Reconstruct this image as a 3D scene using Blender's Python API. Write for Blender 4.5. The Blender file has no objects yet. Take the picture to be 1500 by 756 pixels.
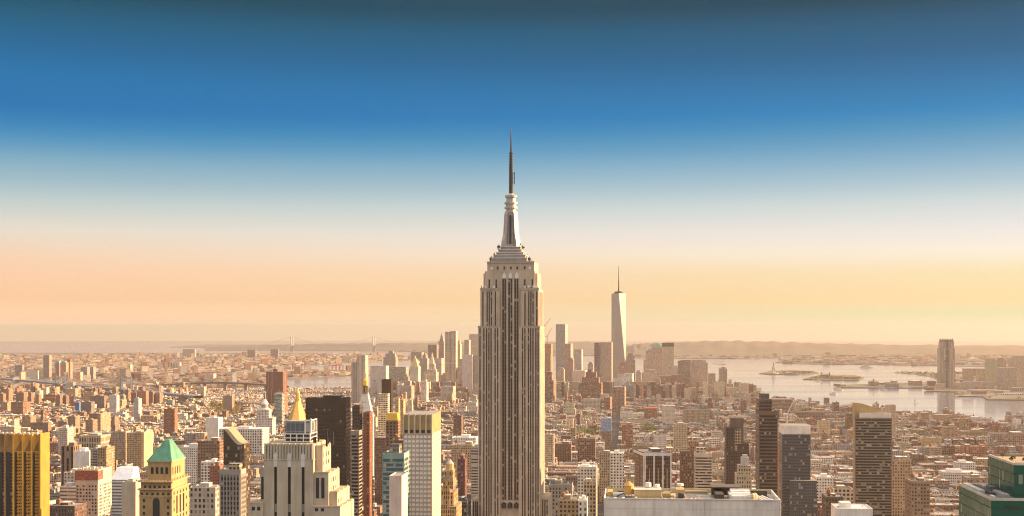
import bpy, math, random
import numpy as np
C = bpy.context.scene
R = math.radians
F, PX0, PY0, CZ = 1940.0, 750.0, 483.0, 250.0      # focal length in photo pixels, optical axis, camera height
RE = 7.4e6                                          # earth radius with refraction

# ---------------------------------------------------------------- camera, sky, sun, exposure
cam_data = bpy.data.cameras.new('camera')
cam = bpy.data.objects.new('camera', cam_data)
C.collection.objects.link(cam)
cam.location = (0, 0, CZ)
cam.rotation_euler = (R(90), 0, 0)
cam_data.sensor_width = 36
cam_data.lens = 36 * F / 1500
cam_data.shift_y = 0.07
cam_data.clip_start = 1
cam_data.clip_end = 200000
C.camera = cam
C.view_settings.view_transform = 'Standard'
C.view_settings.look = 'None'
EXPO = 1.5
C.view_settings.exposure = EXPO
C.view_settings.gamma = 1
C.view_settings.use_curve_mapping = False
C.render.engine = 'CYCLES'
C.cycles.use_denoising = True
C.cycles.max_bounces = 6
C.cycles.diffuse_bounces = 3
C.cycles.glossy_bounces = 3
C.cycles.volume_bounces = 0
C.cycles.pixel_filter_type = 'BLACKMAN_HARRIS'
C.cycles.filter_width = 1.15
C.cycles.denoising_prefilter = 'NONE'
C.cycles.sample_clamp_indirect = 5

SUN_EL, SUN_AZ = 18.0, 9.0      # azimuth: degrees from +X towards +Y
w = bpy.data.worlds.new('World'); C.world = w; w.use_nodes = True
nt = w.node_tree; nt.nodes.clear()
def N(nt, typ, **k):
    n = nt.nodes.new(typ)
    for a, b in k.items(): setattr(n, a, b)
    return n
def srgb(r, g, b):
    f = lambda c: (c/255/12.92 if c/255 <= .04045 else ((c/255+.055)/1.055)**2.4)
    return (f(r), f(g), f(b))
SKYL = [(-0.0200,(313.2,311.5,238.1)),(0.0025,(313.2,311.5,238.1)),(0.0065,(301.1,237.1,187.4)),(0.0215,(260.2,207.3,161.9)),(0.0415,(257.2,209.8,172.6)),(0.0565,(247.0,214.6,184.8)),(0.0714,(232.3,222.6,205.1)),(0.0913,(192.5,207.7,205.3)),(0.1061,(155.2,187.7,200.3)),(0.1208,(122.4,171.2,195.1)),(0.1330,(73.8,149.3,191.4)),(0.1452,(26.4,128.6,184.2)),(0.1573,(0.0,112.9,178.7)),(0.1789,(0.0,114.3,173.5)),(0.1979,(0.0,102.1,153.7)),(0.2166,(0.0,94.1,129.1)),(0.2351,(0.0,73.7,96.0)),(0.3200,(30,80,110)),(0.4200,(190,185,185)),(0.5000,(255,245,235))]
SKYR = [(-0.0200,(141.6,244.7,206.1)),(0.0025,(141.6,244.7,206.1)),(0.0065,(171.3,229.2,182.2)),(0.0215,(243.5,222.5,163.2)),(0.0415,(244.7,228.3,182.2)),(0.0564,(249.0,241.5,222.5)),(0.0714,(235.9,232.9,229.2)),(0.0912,(207.0,219.5,220.8)),(0.1060,(170.6,199.1,211.9)),(0.1207,(133.0,179.3,205.4)),(0.1329,(101.7,162.7,197.4)),(0.1451,(63.7,147.4,191.1)),(0.1571,(0.0,132.7,189.6)),(0.1787,(0.0,112.1,165.1)),(0.1977,(0.0,94.3,137.2)),(0.2164,(0.0,86.7,122.6)),(0.2349,(0.0,62.8,84.3)),(0.3200,(30,80,110)),(0.4200,(190,185,185)),(0.5000,(255,245,235))]
tc = N(nt, 'ShaderNodeTexCoord'); sep = N(nt, 'ShaderNodeSeparateXYZ')
nt.links.new(tc.outputs['Generated'], sep.inputs[0])
mr = N(nt, 'ShaderNodeMapRange'); mr.inputs[1].default_value = -.02; mr.inputs[2].default_value = .5
nt.links.new(sep.outputs[2], mr.inputs[0])
ramps = []
for S in (SKYL, SKYR):
    rp = N(nt, 'ShaderNodeValToRGB'); cr = rp.color_ramp
    while len(cr.elements) < len(S): cr.elements.new(0.5)
    for e, (p, c) in zip(cr.elements, S):
        e.position = (p + .02) / .52; e.color = (*srgb(*c), 1)
    nt.links.new(mr.outputs[0], rp.inputs[0]); ramps.append(rp)
mx = N(nt, 'ShaderNodeMapRange'); mx.inputs[1].default_value = -.4; mx.inputs[2].default_value = .4
nt.links.new(sep.outputs[0], mx.inputs[0])
mixlr = N(nt, 'ShaderNodeMix', data_type='RGBA')
nt.links.new(mx.outputs[0], mixlr.inputs[0]); nt.links.new(ramps[0].outputs[0], mixlr.inputs[6]); nt.links.new(ramps[1].outputs[0], mixlr.inputs[7])
sc_ = N(nt, 'ShaderNodeVectorMath', operation='SCALE'); up = N(nt, 'ShaderNodeMapRange'); up.inputs[1].default_value = .3; up.inputs[2].default_value = .55; up.inputs[3].default_value = 10*2**-EXPO; up.inputs[4].default_value = 14*2**-EXPO
nt.links.new(sep.outputs[2], up.inputs[0]); nt.links.new(up.outputs[0], sc_.inputs[3])
nt.links.new(mixlr.outputs[2], sc_.inputs[0])
sky = N(nt, 'ShaderNodeTexSky', sky_type='NISHITA', sun_disc=False)
sky.sun_elevation = R(SUN_EL); sky.sun_rotation = R(90 - SUN_AZ)
mixn = N(nt, 'ShaderNodeMix', data_type='RGBA'); mixn.inputs[0].default_value = .01
nt.links.new(sc_.outputs[0], mixn.inputs[6]); nt.links.new(sky.outputs[0], mixn.inputs[7])
bg = N(nt, 'ShaderNodeBackground'); bg.inputs[1].default_value = 0.1
wo = N(nt, 'ShaderNodeOutputWorld')
nt.links.new(mixn.outputs[2], bg.inputs[0]); nt.links.new(bg.outputs[0], wo.inputs[0])

sl = bpy.data.lights.new('sun', 'SUN'); sl.energy = 5.0; sl.angle = R(.5); sl.color = (1, .63, .33)
so = bpy.data.objects.new('sun', sl); C.collection.objects.link(so)
so.rotation_euler = (R(90 - SUN_EL), 0, R(90 + SUN_AZ)); so.location = (500, 0, 800)

HAZE = 3.3e-5
HAZE_COL = (.76, .66, .615)

# ---------------------------------------------------------------- geometry helpers
def drop(x, y): return -(x*x + y*y) / (2*RE)
def at(px, py, Y): return ((px-PX0)/F*Y, Y, CZ-(py-PY0)/F*Y)
def gnd(px, py):
    """the ground point seen at a pixel (earth curvature included)"""
    Y = 2000.0; t = (py-PY0)/F; u = (px-PX0)/F
    a = (1+u*u)/(2*RE); disc = t*t - 4*a*CZ
    Y = (t - math.sqrt(max(disc, 0))) / (2*a)
    return (u*Y, Y)
def zat(py, Y): return CZ-(py-PY0)/F*Y

class MB:
    """collects faces with a tint, a window style and a glass colour; build() links ONE mesh object"""
    def __init__(s): s.v=[]; s.f=[]; s.m=[]; s.t=[]; s.s=[]; s.g=[]
    def face(s, pts, tint=(.4,.4,.4), style=(3,3.5,0,0), glass=(.03,.03,.04,.2), mat=0):
        i=len(s.v); s.v += pts; s.f.append(tuple(range(i,i+len(pts)))); s.m.append(mat)
        s.t.append((*tint[:3], tint[3] if len(tint)>3 else 0)); s.s.append(style); s.g.append(glass if len(glass)>3 else (*glass,.2))
    def box(s,x0,x1,y0,y1,z0,z1,tint=(.4,.4,.4),style=(3,3.5,0,0),glass=(.03,.03,.04,.2),top=None,mat=0,faces='FBLRT'):
        k=dict(tint=tint,style=style,glass=glass,mat=mat)
        if 'F' in faces: s.face([(x0,y0,z0),(x1,y0,z0),(x1,y0,z1),(x0,y0,z1)],**k)
        if 'R' in faces: s.face([(x1,y0,z0),(x1,y1,z0),(x1,y1,z1),(x1,y0,z1)],**k)
        if 'B' in faces: s.face([(x1,y1,z0),(x0,y1,z0),(x0,y1,z1),(x1,y1,z1)],**k)
        if 'L' in faces: s.face([(x0,y1,z0),(x0,y0,z0),(x0,y0,z1),(x0,y1,z1)],**k)
        k2=dict(tint=top or tint,mat=mat)
        if 'T' in faces: s.face([(x0,y0,z1),(x1,y0,z1),(x1,y1,z1),(x0,y1,z1)],**k2)
        if 'D' in faces: s.face([(x0,y1,z0),(x1,y1,z0),(x1,y0,z0),(x0,y0,z0)],**k2)
        return s
    def fru(s,b,zb,t,zt,cap=True,**k):
        """loft between two equal-length (x,y) loops"""
        n=len(b)
        for i in range(n):
            j=(i+1)%n
            if t[i]==t[j]: s.face([(*b[i],zb),(*b[j],zb),(*t[i],zt)],**k)
            elif b[i]==b[j]: s.face([(*b[i],zb),(*t[j],zt),(*t[i],zt)],**k)
            else: s.face([(*b[i],zb),(*b[j],zb),(*t[j],zt),(*t[i],zt)],**k)
        if cap and len(set(t))>2:
            kk=dict(k); kk.pop('style',None); s.face([(*p,zt) for p in t],**kk)
        return s
    def cyl(s,cx,cy,r0,z0,r1,z1,n=12,**k):
        c=[(math.cos(2*math.pi*i/n),math.sin(2*math.pi*i/n)) for i in range(n)]
        return s.fru([(cx+r0*a,cy+r0*b) for a,b in c],z0,[(cx+r1*a,cy+r1*b) if r1>0 else (cx,cy) for a,b in c],z1,**k)
    def pyr(s,x0,x1,y0,y1,z0,z1,cx=None,cy=None,**k):
        cx=(x0+x1)/2 if cx is None else cx; cy=(y0+y1)/2 if cy is None else cy
        return s.fru(rect(x0,x1,y0,y1),z0,[(cx,cy)]*4,z1,cap=False,**k)
    def bar(s,a,b,r,**k):
        """square bar between two points"""
        a=np.array(a,float); b=np.array(b,float); d=b-a; d/=np.linalg.norm(d)
        u=np.cross(d,(0,0,1.)); 
        if np.linalg.norm(u)<1e-3: u=np.array((1.,0,0))
        u/=np.linalg.norm(u); v=np.cross(u,d)
        q=[(u+v)*r,(v-u)*r,(-u-v)*r,(u-v)*r]
        for i in range(4):
            j=(i+1)%4; s.face([tuple(a+q[i]),tuple(a+q[j]),tuple(b+q[j]),tuple(b+q[i])],**k)
        s.face([tuple(a+p) for p in q[::-1]],**k); s.face([tuple(b+p) for p in q],**k)
        return s
    def build(s,name,mats,parent=None,loc=None,rot=0,kind=None):
        me=bpy.data.meshes.new(name); me.from_pydata(s.v,[],s.f)
        if not isinstance(mats,(list,tuple)): mats=[mats]
        for m in mats: me.materials.append(m)
        nf=len(s.f)
        if len(mats)>1: me.polygons.foreach_set('material_index',s.m)
        for nm,dat in (('tint',s.t),('style',s.s),('glass',s.g)):
            a=me.attributes.new(nm,'FLOAT_COLOR','FACE'); a.data.foreach_set('color',np.array(dat,dtype=np.float32).ravel())
        # facade UVs in metres
        V=np.array(s.v); uv=[]
        for f in s.f:
            p=V[list(f)]; e1=p[1]-p[0]; e2=p[2]-p[0]; n=np.cross(e1,e2); ln=np.linalg.norm(n); n=n/ln if ln>0 else n
            if abs(n[2])<.72:
                h=math.hypot(n[0],n[1]); tx,ty=-n[1]/h,n[0]/h
                u=p[:,0]*tx+p[:,1]*ty; um=u.min(); zc=p[:,2]
                for a,b in zip(u-um,zc): uv += (a,b)
            else:
                for q in p: uv += (q[0],q[1])
        l=me.uv_layers.new(name='UVMap'); l.data.foreach_set('uv',np.array(uv,dtype=np.float32))
        o=bpy.data.objects.new(name,me); C.collection.objects.link(o)
        if parent: o.parent=parent
        if loc: o.location=loc
        if rot: o.rotation_euler=(0,0,rot)
        if kind: o['kind']=kind
        return o
def rect(x0,x1,y0,y1): return [(x0,y0),(x1,y0),(x1,y1),(x0,y1)]
def tag(o,label,cat,group=None):
    assert 4<=len(label.split())<=16, label
    o['label']=label; o['category']=cat
    if group: o['group']=group
    return o
def empty(name,label,cat,loc,rot=0,group=None):
    o=bpy.data.objects.new(name,None); C.collection.objects.link(o); o.location=loc; o.rotation_euler=(0,0,rot); o.empty_display_size=5
    return tag(o,label,cat,group)

# ---------------------------------------------------------------- materials
def nodes(name):
    m=bpy.data.materials.new(name); m.use_nodes=True; t=m.node_tree
    return m,t,t.nodes['Principled BSDF']
def M2(t,op,a,b=None,c=None):
    n=N(t,'ShaderNodeMath',operation=op)
    for i,x in enumerate((a,b,c)):
        if x is None: continue
        if isinstance(x,(int,float)): n.inputs[i].default_value=x
        else: t.links.new(x,n.inputs[i])
    return n.outputs[0]
def mixc(t,f,a,b,blend='MIX'):
    n=N(t,'ShaderNodeMix',data_type='RGBA',blend_type=blend)
    for i,x in ((0,f),(6,a),(7,b)):
        if isinstance(x,(int,float)): n.inputs[i].default_value=x
        elif isinstance(x,tuple): n.inputs[i].default_value=(*x[:3],1)
        else: t.links.new(x,n.inputs[i])
    return n.outputs[2]
def facade_material():
    m,t,b=nodes('facade')
    A=lambda n: N(t,'ShaderNodeAttribute',attribute_name=n)
    ti,st,gl=A('tint'),A('style'),A('glass')
    uv=N(t,'ShaderNodeUVMap',uv_map='UVMap'); sp=N(t,'ShaderNodeSeparateXYZ'); t.links.new(uv.outputs[0],sp.inputs[0])
    ss=N(t,'ShaderNodeSeparateColor'); t.links.new(st.outputs['Color'],ss.inputs[0])
    u=M2(t,'DIVIDE',sp.outputs[0],M2(t,'MAXIMUM',ss.outputs[0],.3)); v=M2(t,'DIVIDE',sp.outputs[1],M2(t,'MAXIMUM',ss.outputs[1],.3))
    du=M2(t,'ABSOLUTE',M2(t,'SUBTRACT',M2(t,'FRACT',u),.5)); dv=M2(t,'ABSOLUTE',M2(t,'SUBTRACT',M2(t,'FRACT',v),.5))
    win=M2(t,'MULTIPLY',M2(t,'LESS_THAN',du,M2(t,'MULTIPLY',ss.outputs[2],.5)),M2(t,'LESS_THAN',dv,M2(t,'MULTIPLY',st.outputs['Alpha'],.5)))
    cv=N(t,'ShaderNodeCombineXYZ'); t.links.new(M2(t,'FLOOR',u),cv.inputs[0]); t.links.new(M2(t,'FLOOR',v),cv.inputs[1]); t.links.new(ti.outputs['Alpha'],cv.inputs[2])
    wn=N(t,'ShaderNodeTexWhiteNoise',noise_dimensions='3D'); t.links.new(cv.outputs[0],wn.inputs[0])
    blind=M2(t,'LESS_THAN',wn.outputs[0],gl.outputs['Alpha'])
    wc=N(t,'ShaderNodeSeparateColor'); t.links.new(wn.outputs[1],wc.inputs[0])
    gcol=mixc(t,M2(t,'MULTIPLY',blind,M2(t,'ADD',M2(t,'MULTIPLY',wc.outputs[1],.5),.35)),gl.outputs['Color'],(.55,.5,.42))
    # weathering on the wall or the roof
    geo=N(t,'ShaderNodeTexCoord')
    n1=N(t,'ShaderNodeTexNoise'); n1.inputs['Scale'].default_value=.09; n1.inputs['Detail'].default_value=5; t.links.new(geo.outputs['Object'],n1.inputs[0])
    mp=N(t,'ShaderNodeMapping'); mp.inputs[3].default_value=(.5,.5,.05); t.links.new(geo.outputs['Object'],mp.inputs[0])
    n2=N(t,'ShaderNodeTexNoise'); n2.inputs['Scale'].default_value=1.; n2.inputs['Detail'].default_value=3; t.links.new(mp.outputs[0],n2.inputs[0])
    k=M2(t,'ADD',M2(t,'MULTIPLY',n1.outputs[0],.7),M2(t,'MULTIPLY',n2.outputs[0],.6))
    k=M2(t,'ADD',k,.36)
    wall=N(t,'ShaderNodeVectorMath',operation='SCALE'); t.links.new(ti.outputs['Color'],wall.inputs[0]); t.links.new(k,wall.inputs[3])
    col=mixc(t,win,wall.outputs[0],gcol)
    t.links.new(col,b.inputs['Base Color'])
    g=M2(t,'MULTIPLY',win,M2(t,'SUBTRACT',1,blind))
    t.links.new(M2(t,'SUBTRACT',.85,M2(t,'MULTIPLY',g,.68)),b.inputs['Roughness'])
    b.inputs['Specular IOR Level'].default_value=.38
    # each pane hangs at a slightly different angle
    nm=N(t,'ShaderNodeVectorMath',operation='ADD'); gn=N(t,'ShaderNodeNewGeometry')
    jit=N(t,'ShaderNodeVectorMath',operation='SUBTRACT'); t.links.new(wn.outputs[1],jit.inputs[0]); jit.inputs[1].default_value=(.5,.5,.5)
    js=N(t,'ShaderNodeVectorMath',operation='SCALE'); t.links.new(jit.outputs[0],js.inputs[0]); t.links.new(M2(t,'MULTIPLY',g,.05),js.inputs[3])
    t.links.new(gn.outputs['Normal'],nm.inputs[0]); t.links.new(js.outputs[0],nm.inputs[1])
    nn=N(t,'ShaderNodeVectorMath',operation='NORMALIZE'); t.links.new(nm.outputs[0],nn.inputs[0]); t.links.new(nn.outputs[0],b.inputs['Normal'])
    return m
def simple(name,col,rough=.7,metal=0,nscale=.3,namt=.35):
    m,t,b=nodes(name)
    g=N(t,'ShaderNodeTexCoord'); n=N(t,'ShaderNodeTexNoise'); n.inputs['Scale'].default_value=nscale; n.inputs['Detail'].default_value=4
    t.links.new(g.outputs['Object'],n.inputs[0])
    k=M2(t,'ADD',M2(t,'MULTIPLY',n.outputs[0],namt*2),1-namt)
    s=N(t,'ShaderNodeVectorMath',operation='SCALE'); s.inputs[0].default_value=col; t.links.new(k,s.inputs[3])
    t.links.new(s.outputs[0],b.inputs['Base Color']); b.inputs['Roughness'].default_value=rough; b.inputs['Metallic'].default_value=metal
    return m
FAC=facade_material()
GOLD=simple('gold_leaf',(.95,.55,.14),.38,.8)
COPPER=simple('green_copper',(.12,.34,.22),.65,0,.25,.5)
STEEL=simple('aluminium',(.52,.47,.42),.42,.6)
DARKSTEEL=simple('dark_steel',(.018,.018,.02),.7,0)
GLASSB=simple('dark_glass',(.022,.022,.026),.14,0,.12,.6)
REDSTEEL=simple('red_steel',(.5,.12,.07),.6)
ORANGE=simple('orange_steel',(.7,.26,.06),.6)
WHITEP=simple('white_paint',(.75,.74,.72),.6,0,.1,.12)
BRIDGE=simple('blue_grey_steel',(.13,.17,.22),.6)
WOOD=simple('tank_wood',(.22,.12,.06),.8)
def window_material():
    """glass panes and aluminium spandrels alternating up a window strip, floor by floor"""
    m,t,b=nodes('window_strip_glass')
    g=N(t,'ShaderNodeTexCoord'); sp=N(t,'ShaderNodeSeparateXYZ'); t.links.new(g.outputs['Object'],sp.inputs[0])
    v=M2(t,'DIVIDE',sp.outputs[2],3.75); pane=M2(t,'GREATER_THAN',M2(t,'FRACT',v),.45)
    oi=N(t,'ShaderNodeObjectInfo'); cv=N(t,'ShaderNodeCombineXYZ'); t.links.new(M2(t,'FLOOR',v),cv.inputs[0]); t.links.new(oi.outputs['Random'],cv.inputs[1])
    wn=N(t,'ShaderNodeTexWhiteNoise',noise_dimensions='2D'); t.links.new(cv.outputs[0],wn.inputs[0])
    bl=M2(t,'LESS_THAN',wn.outputs[0],.09)
    pc=mixc(t,M2(t,'MULTIPLY',bl,.8),(.014,.011,.010),(.42,.38,.33))
    col=mixc(t,pane,(.055,.043,.036),pc); t.links.new(col,b.inputs['Base Color'])
    b.inputs['Roughness'].default_value=.3
    return m
STRIP=window_material()

# ---------------------------------------------------------------- ground, water, hills
def ear(pts):
    from mathutils.geometry import tessellate_polygon
    from mathutils import Vector
    return tessellate_polygon([[Vector((x,y,0)) for x,y in pts]])
def inside(x,y,poly):
    c=False; n=len(poly); j=n-1
    for i in range(n):
        xi,yi=poly[i]; xj,yj=poly[j]
        if (yi>y)!=(yj>y) and x<(xj-xi)*(y-yi)/(yj-yi)+xi: c=not c
        j=i
    return c
import bmesh
def sheet(name,poly,mat,h,step=1000):
    bm=bmesh.new(); vs=[bm.verts.new((x,y,0)) for x,y in poly]
    for tri in ear(poly):
        try: bm.faces.new([vs[i] for i in tri])
        except ValueError: pass
    xs=[p[0] for p in poly]; ys=[p[1] for p in poly]
    for ax,lo,hi in ((0,min(xs),max(xs)),(1,min(ys),max(ys))):
        q=math.ceil(lo/step)*step
        while q<hi:
            co=[0,0,0]; no=[0,0,0]; co[ax]=q; no[ax]=1
            bmesh.ops.bisect_plane(bm,geom=bm.verts[:]+bm.edges[:]+bm.faces[:],plane_co=co,plane_no=no); q+=step
    top=bm.faces[:]
    r=bmesh.ops.extrude_face_region(bm,geom=top)
    for v in r['geom']:
        if isinstance(v,bmesh.types.BMVert): v.co.z=h
    for v in bm.verts: v.co.z += drop(v.co.x,v.co.y)-(0 if v.co.z>0 else 1)
    bmesh.ops.recalc_face_normals(bm,faces=bm.faces[:])
    me=bpy.data.meshes.new(name); bm.to_mesh(me); bm.free(); me.materials.append(mat)
    o=bpy.data.objects.new(name,me); C.collection.objects.link(o); o['kind']='structure'
    return o
def ground_material(name,c1,c2,scale,c3=None):
    m,t,b=nodes(name)
    g=N(t,'ShaderNodeTexCoord'); n=N(t,'ShaderNodeTexNoise'); n.inputs['Scale'].default_value=scale; n.inputs['Detail'].default_value=8; t.links.new(g.outputs['Object'],n.inputs[0])
    r=N(t,'ShaderNodeMapRange'); r.inputs[1].default_value=.4; r.inputs[2].default_value=.6; t.links.new(n.outputs[0],r.inputs[0])
    col=mixc(t,r.outputs[0],c1,c2)
    if c3:
        n2=N(t,'ShaderNodeTexNoise'); n2.inputs['Scale'].default_value=scale*4; n2.inputs['Detail'].default_value=6; t.links.new(g.outputs['Object'],n2.inputs[0])
        r2=N(t,'ShaderNodeMapRange'); r2.inputs[1].default_value=.58; r2.inputs[2].default_value=.66; t.links.new(n2.outputs[0],r2.inputs[0])
        col=mixc(t,r2.outputs[0],col,c3)
    t.links.new(col,b.inputs['Base Color']); b.inputs['Roughness'].default_value=.9
    return m
def water_material():
    m,t,b=nodes('harbour_water'); b.inputs['Base Color'].default_value=(.17,.185,.205,1); b.inputs['Roughness'].default_value=.22
    g=N(t,'ShaderNodeTexCoord'); mp=N(t,'ShaderNodeMapping'); mp.inputs[3].default_value=(.25,1,1); t.links.new(g.outputs['Object'],mp.inputs[0])
    n=N(t,'ShaderNodeTexNoise'); n.inputs['Scale'].default_value=.004; n.inputs['Detail'].default_value=4; t.links.new(mp.outputs[0],n.inputs[0])
    r=N(t,'ShaderNodeMapRange'); r.inputs[1].default_value=.35; r.inputs[2].default_value=.65; r.inputs[3].default_value=.08; r.inputs[4].default_value=.17; t.links.new(n.outputs[0],r.inputs[0])
    t.links.new(r.outputs[0],b.inputs['Roughness'])
    n2=N(t,'ShaderNodeTexNoise'); n2.inputs['Scale'].default_value=.05; n2.inputs['Detail'].default_value=3; t.links.new(g.outputs['Object'],n2.inputs[0])
    bp=N(t,'ShaderNodeBump'); bp.inputs['Strength'].default_value=.07; bp.inputs['Distance'].default_value=1.; t.links.new(n2.outputs[0],bp.inputs['Height']); t.links.new(bp.outputs[0],b.inputs['Normal'])
    return m
WATER=water_material()
ASPHALT=ground_material('city_asphalt',(.035,.034,.035),(.065,.06,.057),.02)
BORO=ground_material('borough_land',(.05,.055,.03),(.16,.14,.12),.004,(.3,.27,.24))
PARK=ground_material('park_land',(.06,.075,.025),(.12,.10,.05),.006)
HILLM=ground_material('wooded_hill',(.09,.085,.06),(.12,.105,.075),.002,(.16,.14,.11))

# one curved sheet of water out past the horizon
bm=bmesh.new(); rings=[0]+[float(x) for x in np.geomspace(400,64000,60)]; ns=96; prev=None
cv_=bm.verts.new((0,0,0))
for r_ in rings[1:]:
    ring=[bm.verts.new((r_*math.cos(2*math.pi*i/ns),r_*math.sin(2*math.pi*i/ns),drop(r_,0))) for i in range(ns)]
    for i in range(ns):
        j=(i+1)%ns
        if prev is None: bm.faces.new((cv_,ring[i],ring[j]))
        else: bm.faces.new((prev[i],ring[i],ring[j],prev[j]))
    prev=ring
me=bpy.data.meshes.new('water'); bm.to_mesh(me); bm.free(); me.materials.append(WATER)
for p in me.polygons: p.use_smooth=True
o=bpy.data.objects.new('water',me); C.collection.objects.link(o); o['kind']='structure'

G=lambda *ps:[gnd(*p) for p in ps]
MANH=G((-300,579),(0,577),(130,575.5),(250,574),(380,574),(420,573),(470,573),(520,572),(560,571),(640,565),(750,561),(900,561),(1000,566),(1076,580),
       (1120,588),(1180,597),(1250,607),(1330,613),(1400,617),(1500,629),(1700,652))+[(900,300),(-600,300),(-1500,1200)]
BROOK=G((-300,572),(0,571),(130,569.5),(280,568.5),(340,567.5),(392,566),(402,557),(430,553.5),(520,550.5),(600,548.5),(610,546),(560,545.2),(470,544.6),(420,543.6),
        (330,541.5),(300,540),(400,538.6),(470,534.2),(520,531),(600,528.5),(640,526.5),(620,523),(540,519.5),(430,517.5),(200,517.2),(0,517.2),(-300,517.2))
NJ=G((1356,573.5),(1412,575),(1404,581),(1440,582),(1446,586),(1520,587),(1700,592),(1700,540),(1420,541),(1405,546),(1378,553),(1372,560),(1225,565),(1230,568.5),(1366,569))
SPIT=G((1310,546.2),(1340,548.2),(1366,552.5),(1374,556.5),(1390,554),(1384,549),(1360,546.6),(1330,545.6))
LIB=G((1112,547.6),(1125,549),(1170,549.2),(1200,547.4),(1192,544.6),(1160,543.2),(1128,544.4))
ELL=G((1176,556.2),(1200,557.2),(1258,557.5),(1266,554),(1250,550),(1200,550))
BAYO=G((1136,531.5),(1170,533.4),(1300,534.6),(1400,536.5),(1520,538),(1700,541),(1700,519),(1400,519.5),(1180,522),(1150,527))
STAT=G((880,523.6),(1000,525.2),(1100,526),(1150,524.8),(1300,521),(1700,517),(1700,506.5),(1300,507),(900,509))
STAL=G((250,509),(500,510.5),(640,517.5),(700,519.5),(780,520.5),(880,521.5),(880,508),(600,505.5),(300,505))
sheet('city_ground',MANH,ASPHALT,3); sheet('borough_ground',BROOK,BORO,3); sheet('shore_land',NJ,BORO,3); sheet('breakwater',SPIT,PARK,2)
sheet('island_land',LIB,PARK,3); sheet('island_land',ELL,PARK,3); sheet('peninsula_land',BAYO,BORO,4); sheet('far_shore_land',STAT,BORO,4); sheet('far_coast_land',STAL,BORO,4)

def ridge(name,line,width,seed):
    """a long wooded hill: line = (px, crest py, Y)"""
    rn=random.Random(seed); bm=bmesh.new(); rows=[]; m=14
    P=[]
    for (a,b) in zip(line,line[1:]):
        for i in range(12): P.append(tuple(a[k]+(b[k]-a[k])*i/12 for k in range(3)))
    P.append(line[-1])
    for k,(px,py,Y) in enumerate(P):
        X=(px-PX0)/F*Y; h=max(zat(py,Y)-drop(X,Y),0)*(1+.05*math.sin(k*1.7+seed)+.03*rn.uniform(-1,1)); row=[]
        for j in range(m+1):
            s=j/m*2-1; y=Y+s*width; x=(px-PX0)/F*y
            z=h*(math.cos(s*math.pi/2)**1.3)*(1+.10*math.sin(k*.9+j*1.3)*(1 if abs(s)>.2 else .2))
            row.append(bm.verts.new((x,y,z+drop(x,y)+1)))
        rows.append(row)
    for a,b in zip(rows,rows[1:]):
        for j in range(m): bm.faces.new((a[j],b[j],b[j+1],a[j+1]))
    me=bpy.data.meshes.new(name); bm.to_mesh(me); bm.free(); me.materials.append(HILLM)
    for p in me.polygons: p.use_smooth=True
    o=bpy.data.objects.new(name,me); C.collection.objects.link(o); o['kind']='structure'
ridge('hills',[(905,514,15500),(930,504,15500),(965,502,15500),(1050,499.3,15500),(1130,501,15500),(1220,503.5,15500),(1330,505.5,15500),(1520,507,15500),(1700,508,15500)],2600,1)
ridge('hills',[(300,510,19000),(380,506,19000),(470,503.5,19000),(560,503,19000),(640,502.5,19000),(760,501,19000),(880,501,19000),(940,507,19000)],2200,2)
ridge('hills',[(600,519,14500),(640,513.5,14500),(700,512,14500),(800,511,14500),(880,514,14500),(905,519,14500)],700,3)
# ---------------------------------------------------------------- named buildings
LIME=(.50,.42,.32); TAN=(.42,.30,.19); BROWN=(.20,.125,.08); RED=(.27,.125,.08); DARK=(.05,.042,.038); WHITE=(.66,.62,.57); CREAM=(.58,.49,.37)
GREY=(.36,.34,.33); BRONZE=(.085,.055,.035); ROSE=(.42,.24,.16); PALE=(.54,.48,.42); SLATE=(.2,.2,.21)
R_TAR=(.07,.066,.062); R_GREY=(.26,.25,.24); R_PALE=(.62,.6,.57); R_TAN=(.36,.29,.2)
NOWIN=(3,3.5,0,0)
GL=(.03,.028,.028,.2); GLB=(.05,.07,.09,.15); GLK=(.012,.011,.011,.06)
LM=[]; FOOT=[]; HERO2=[(690,806,187,1290,.99)]          # landmark list for the labels of ordinary buildings; footprints to keep clear
rs=random.Random(4)
def reserve(X,Y,x0,x1,y0,y1,rot,m=4):
    c,s=math.cos(-R(rot)),math.sin(-R(rot)); pts=[(X+c*a-s*b,Y+s*a+c*b) for a,b in ((x0-m,y0-m),(x1+m,y0-m),(x1+m,y1+m),(x0-m,y1+m))]
    FOOT.append(pts)
class Frame:
    """a face of a box building: u along the face, n outwards"""
    def __init__(s,side,w,d): s.side,s.w,s.d=side,w,d; s.len=w if side in 'FB' else d
    def box(s,mb,u0,u1,z0,z1,n0,n1,**k):
        if s.side=='F': mb.box(-s.w/2+u0,-s.w/2+u1,-n1,-n0,z0,z1,**k)
        elif s.side=='R': mb.box(s.w/2+n0,s.w/2+n1,u0,u1,z0,z1,**k)
        else: mb.box(-s.w/2-n1,-s.w/2-n0,s.d-u1,s.d-u0,z0,z1,**k)
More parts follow.
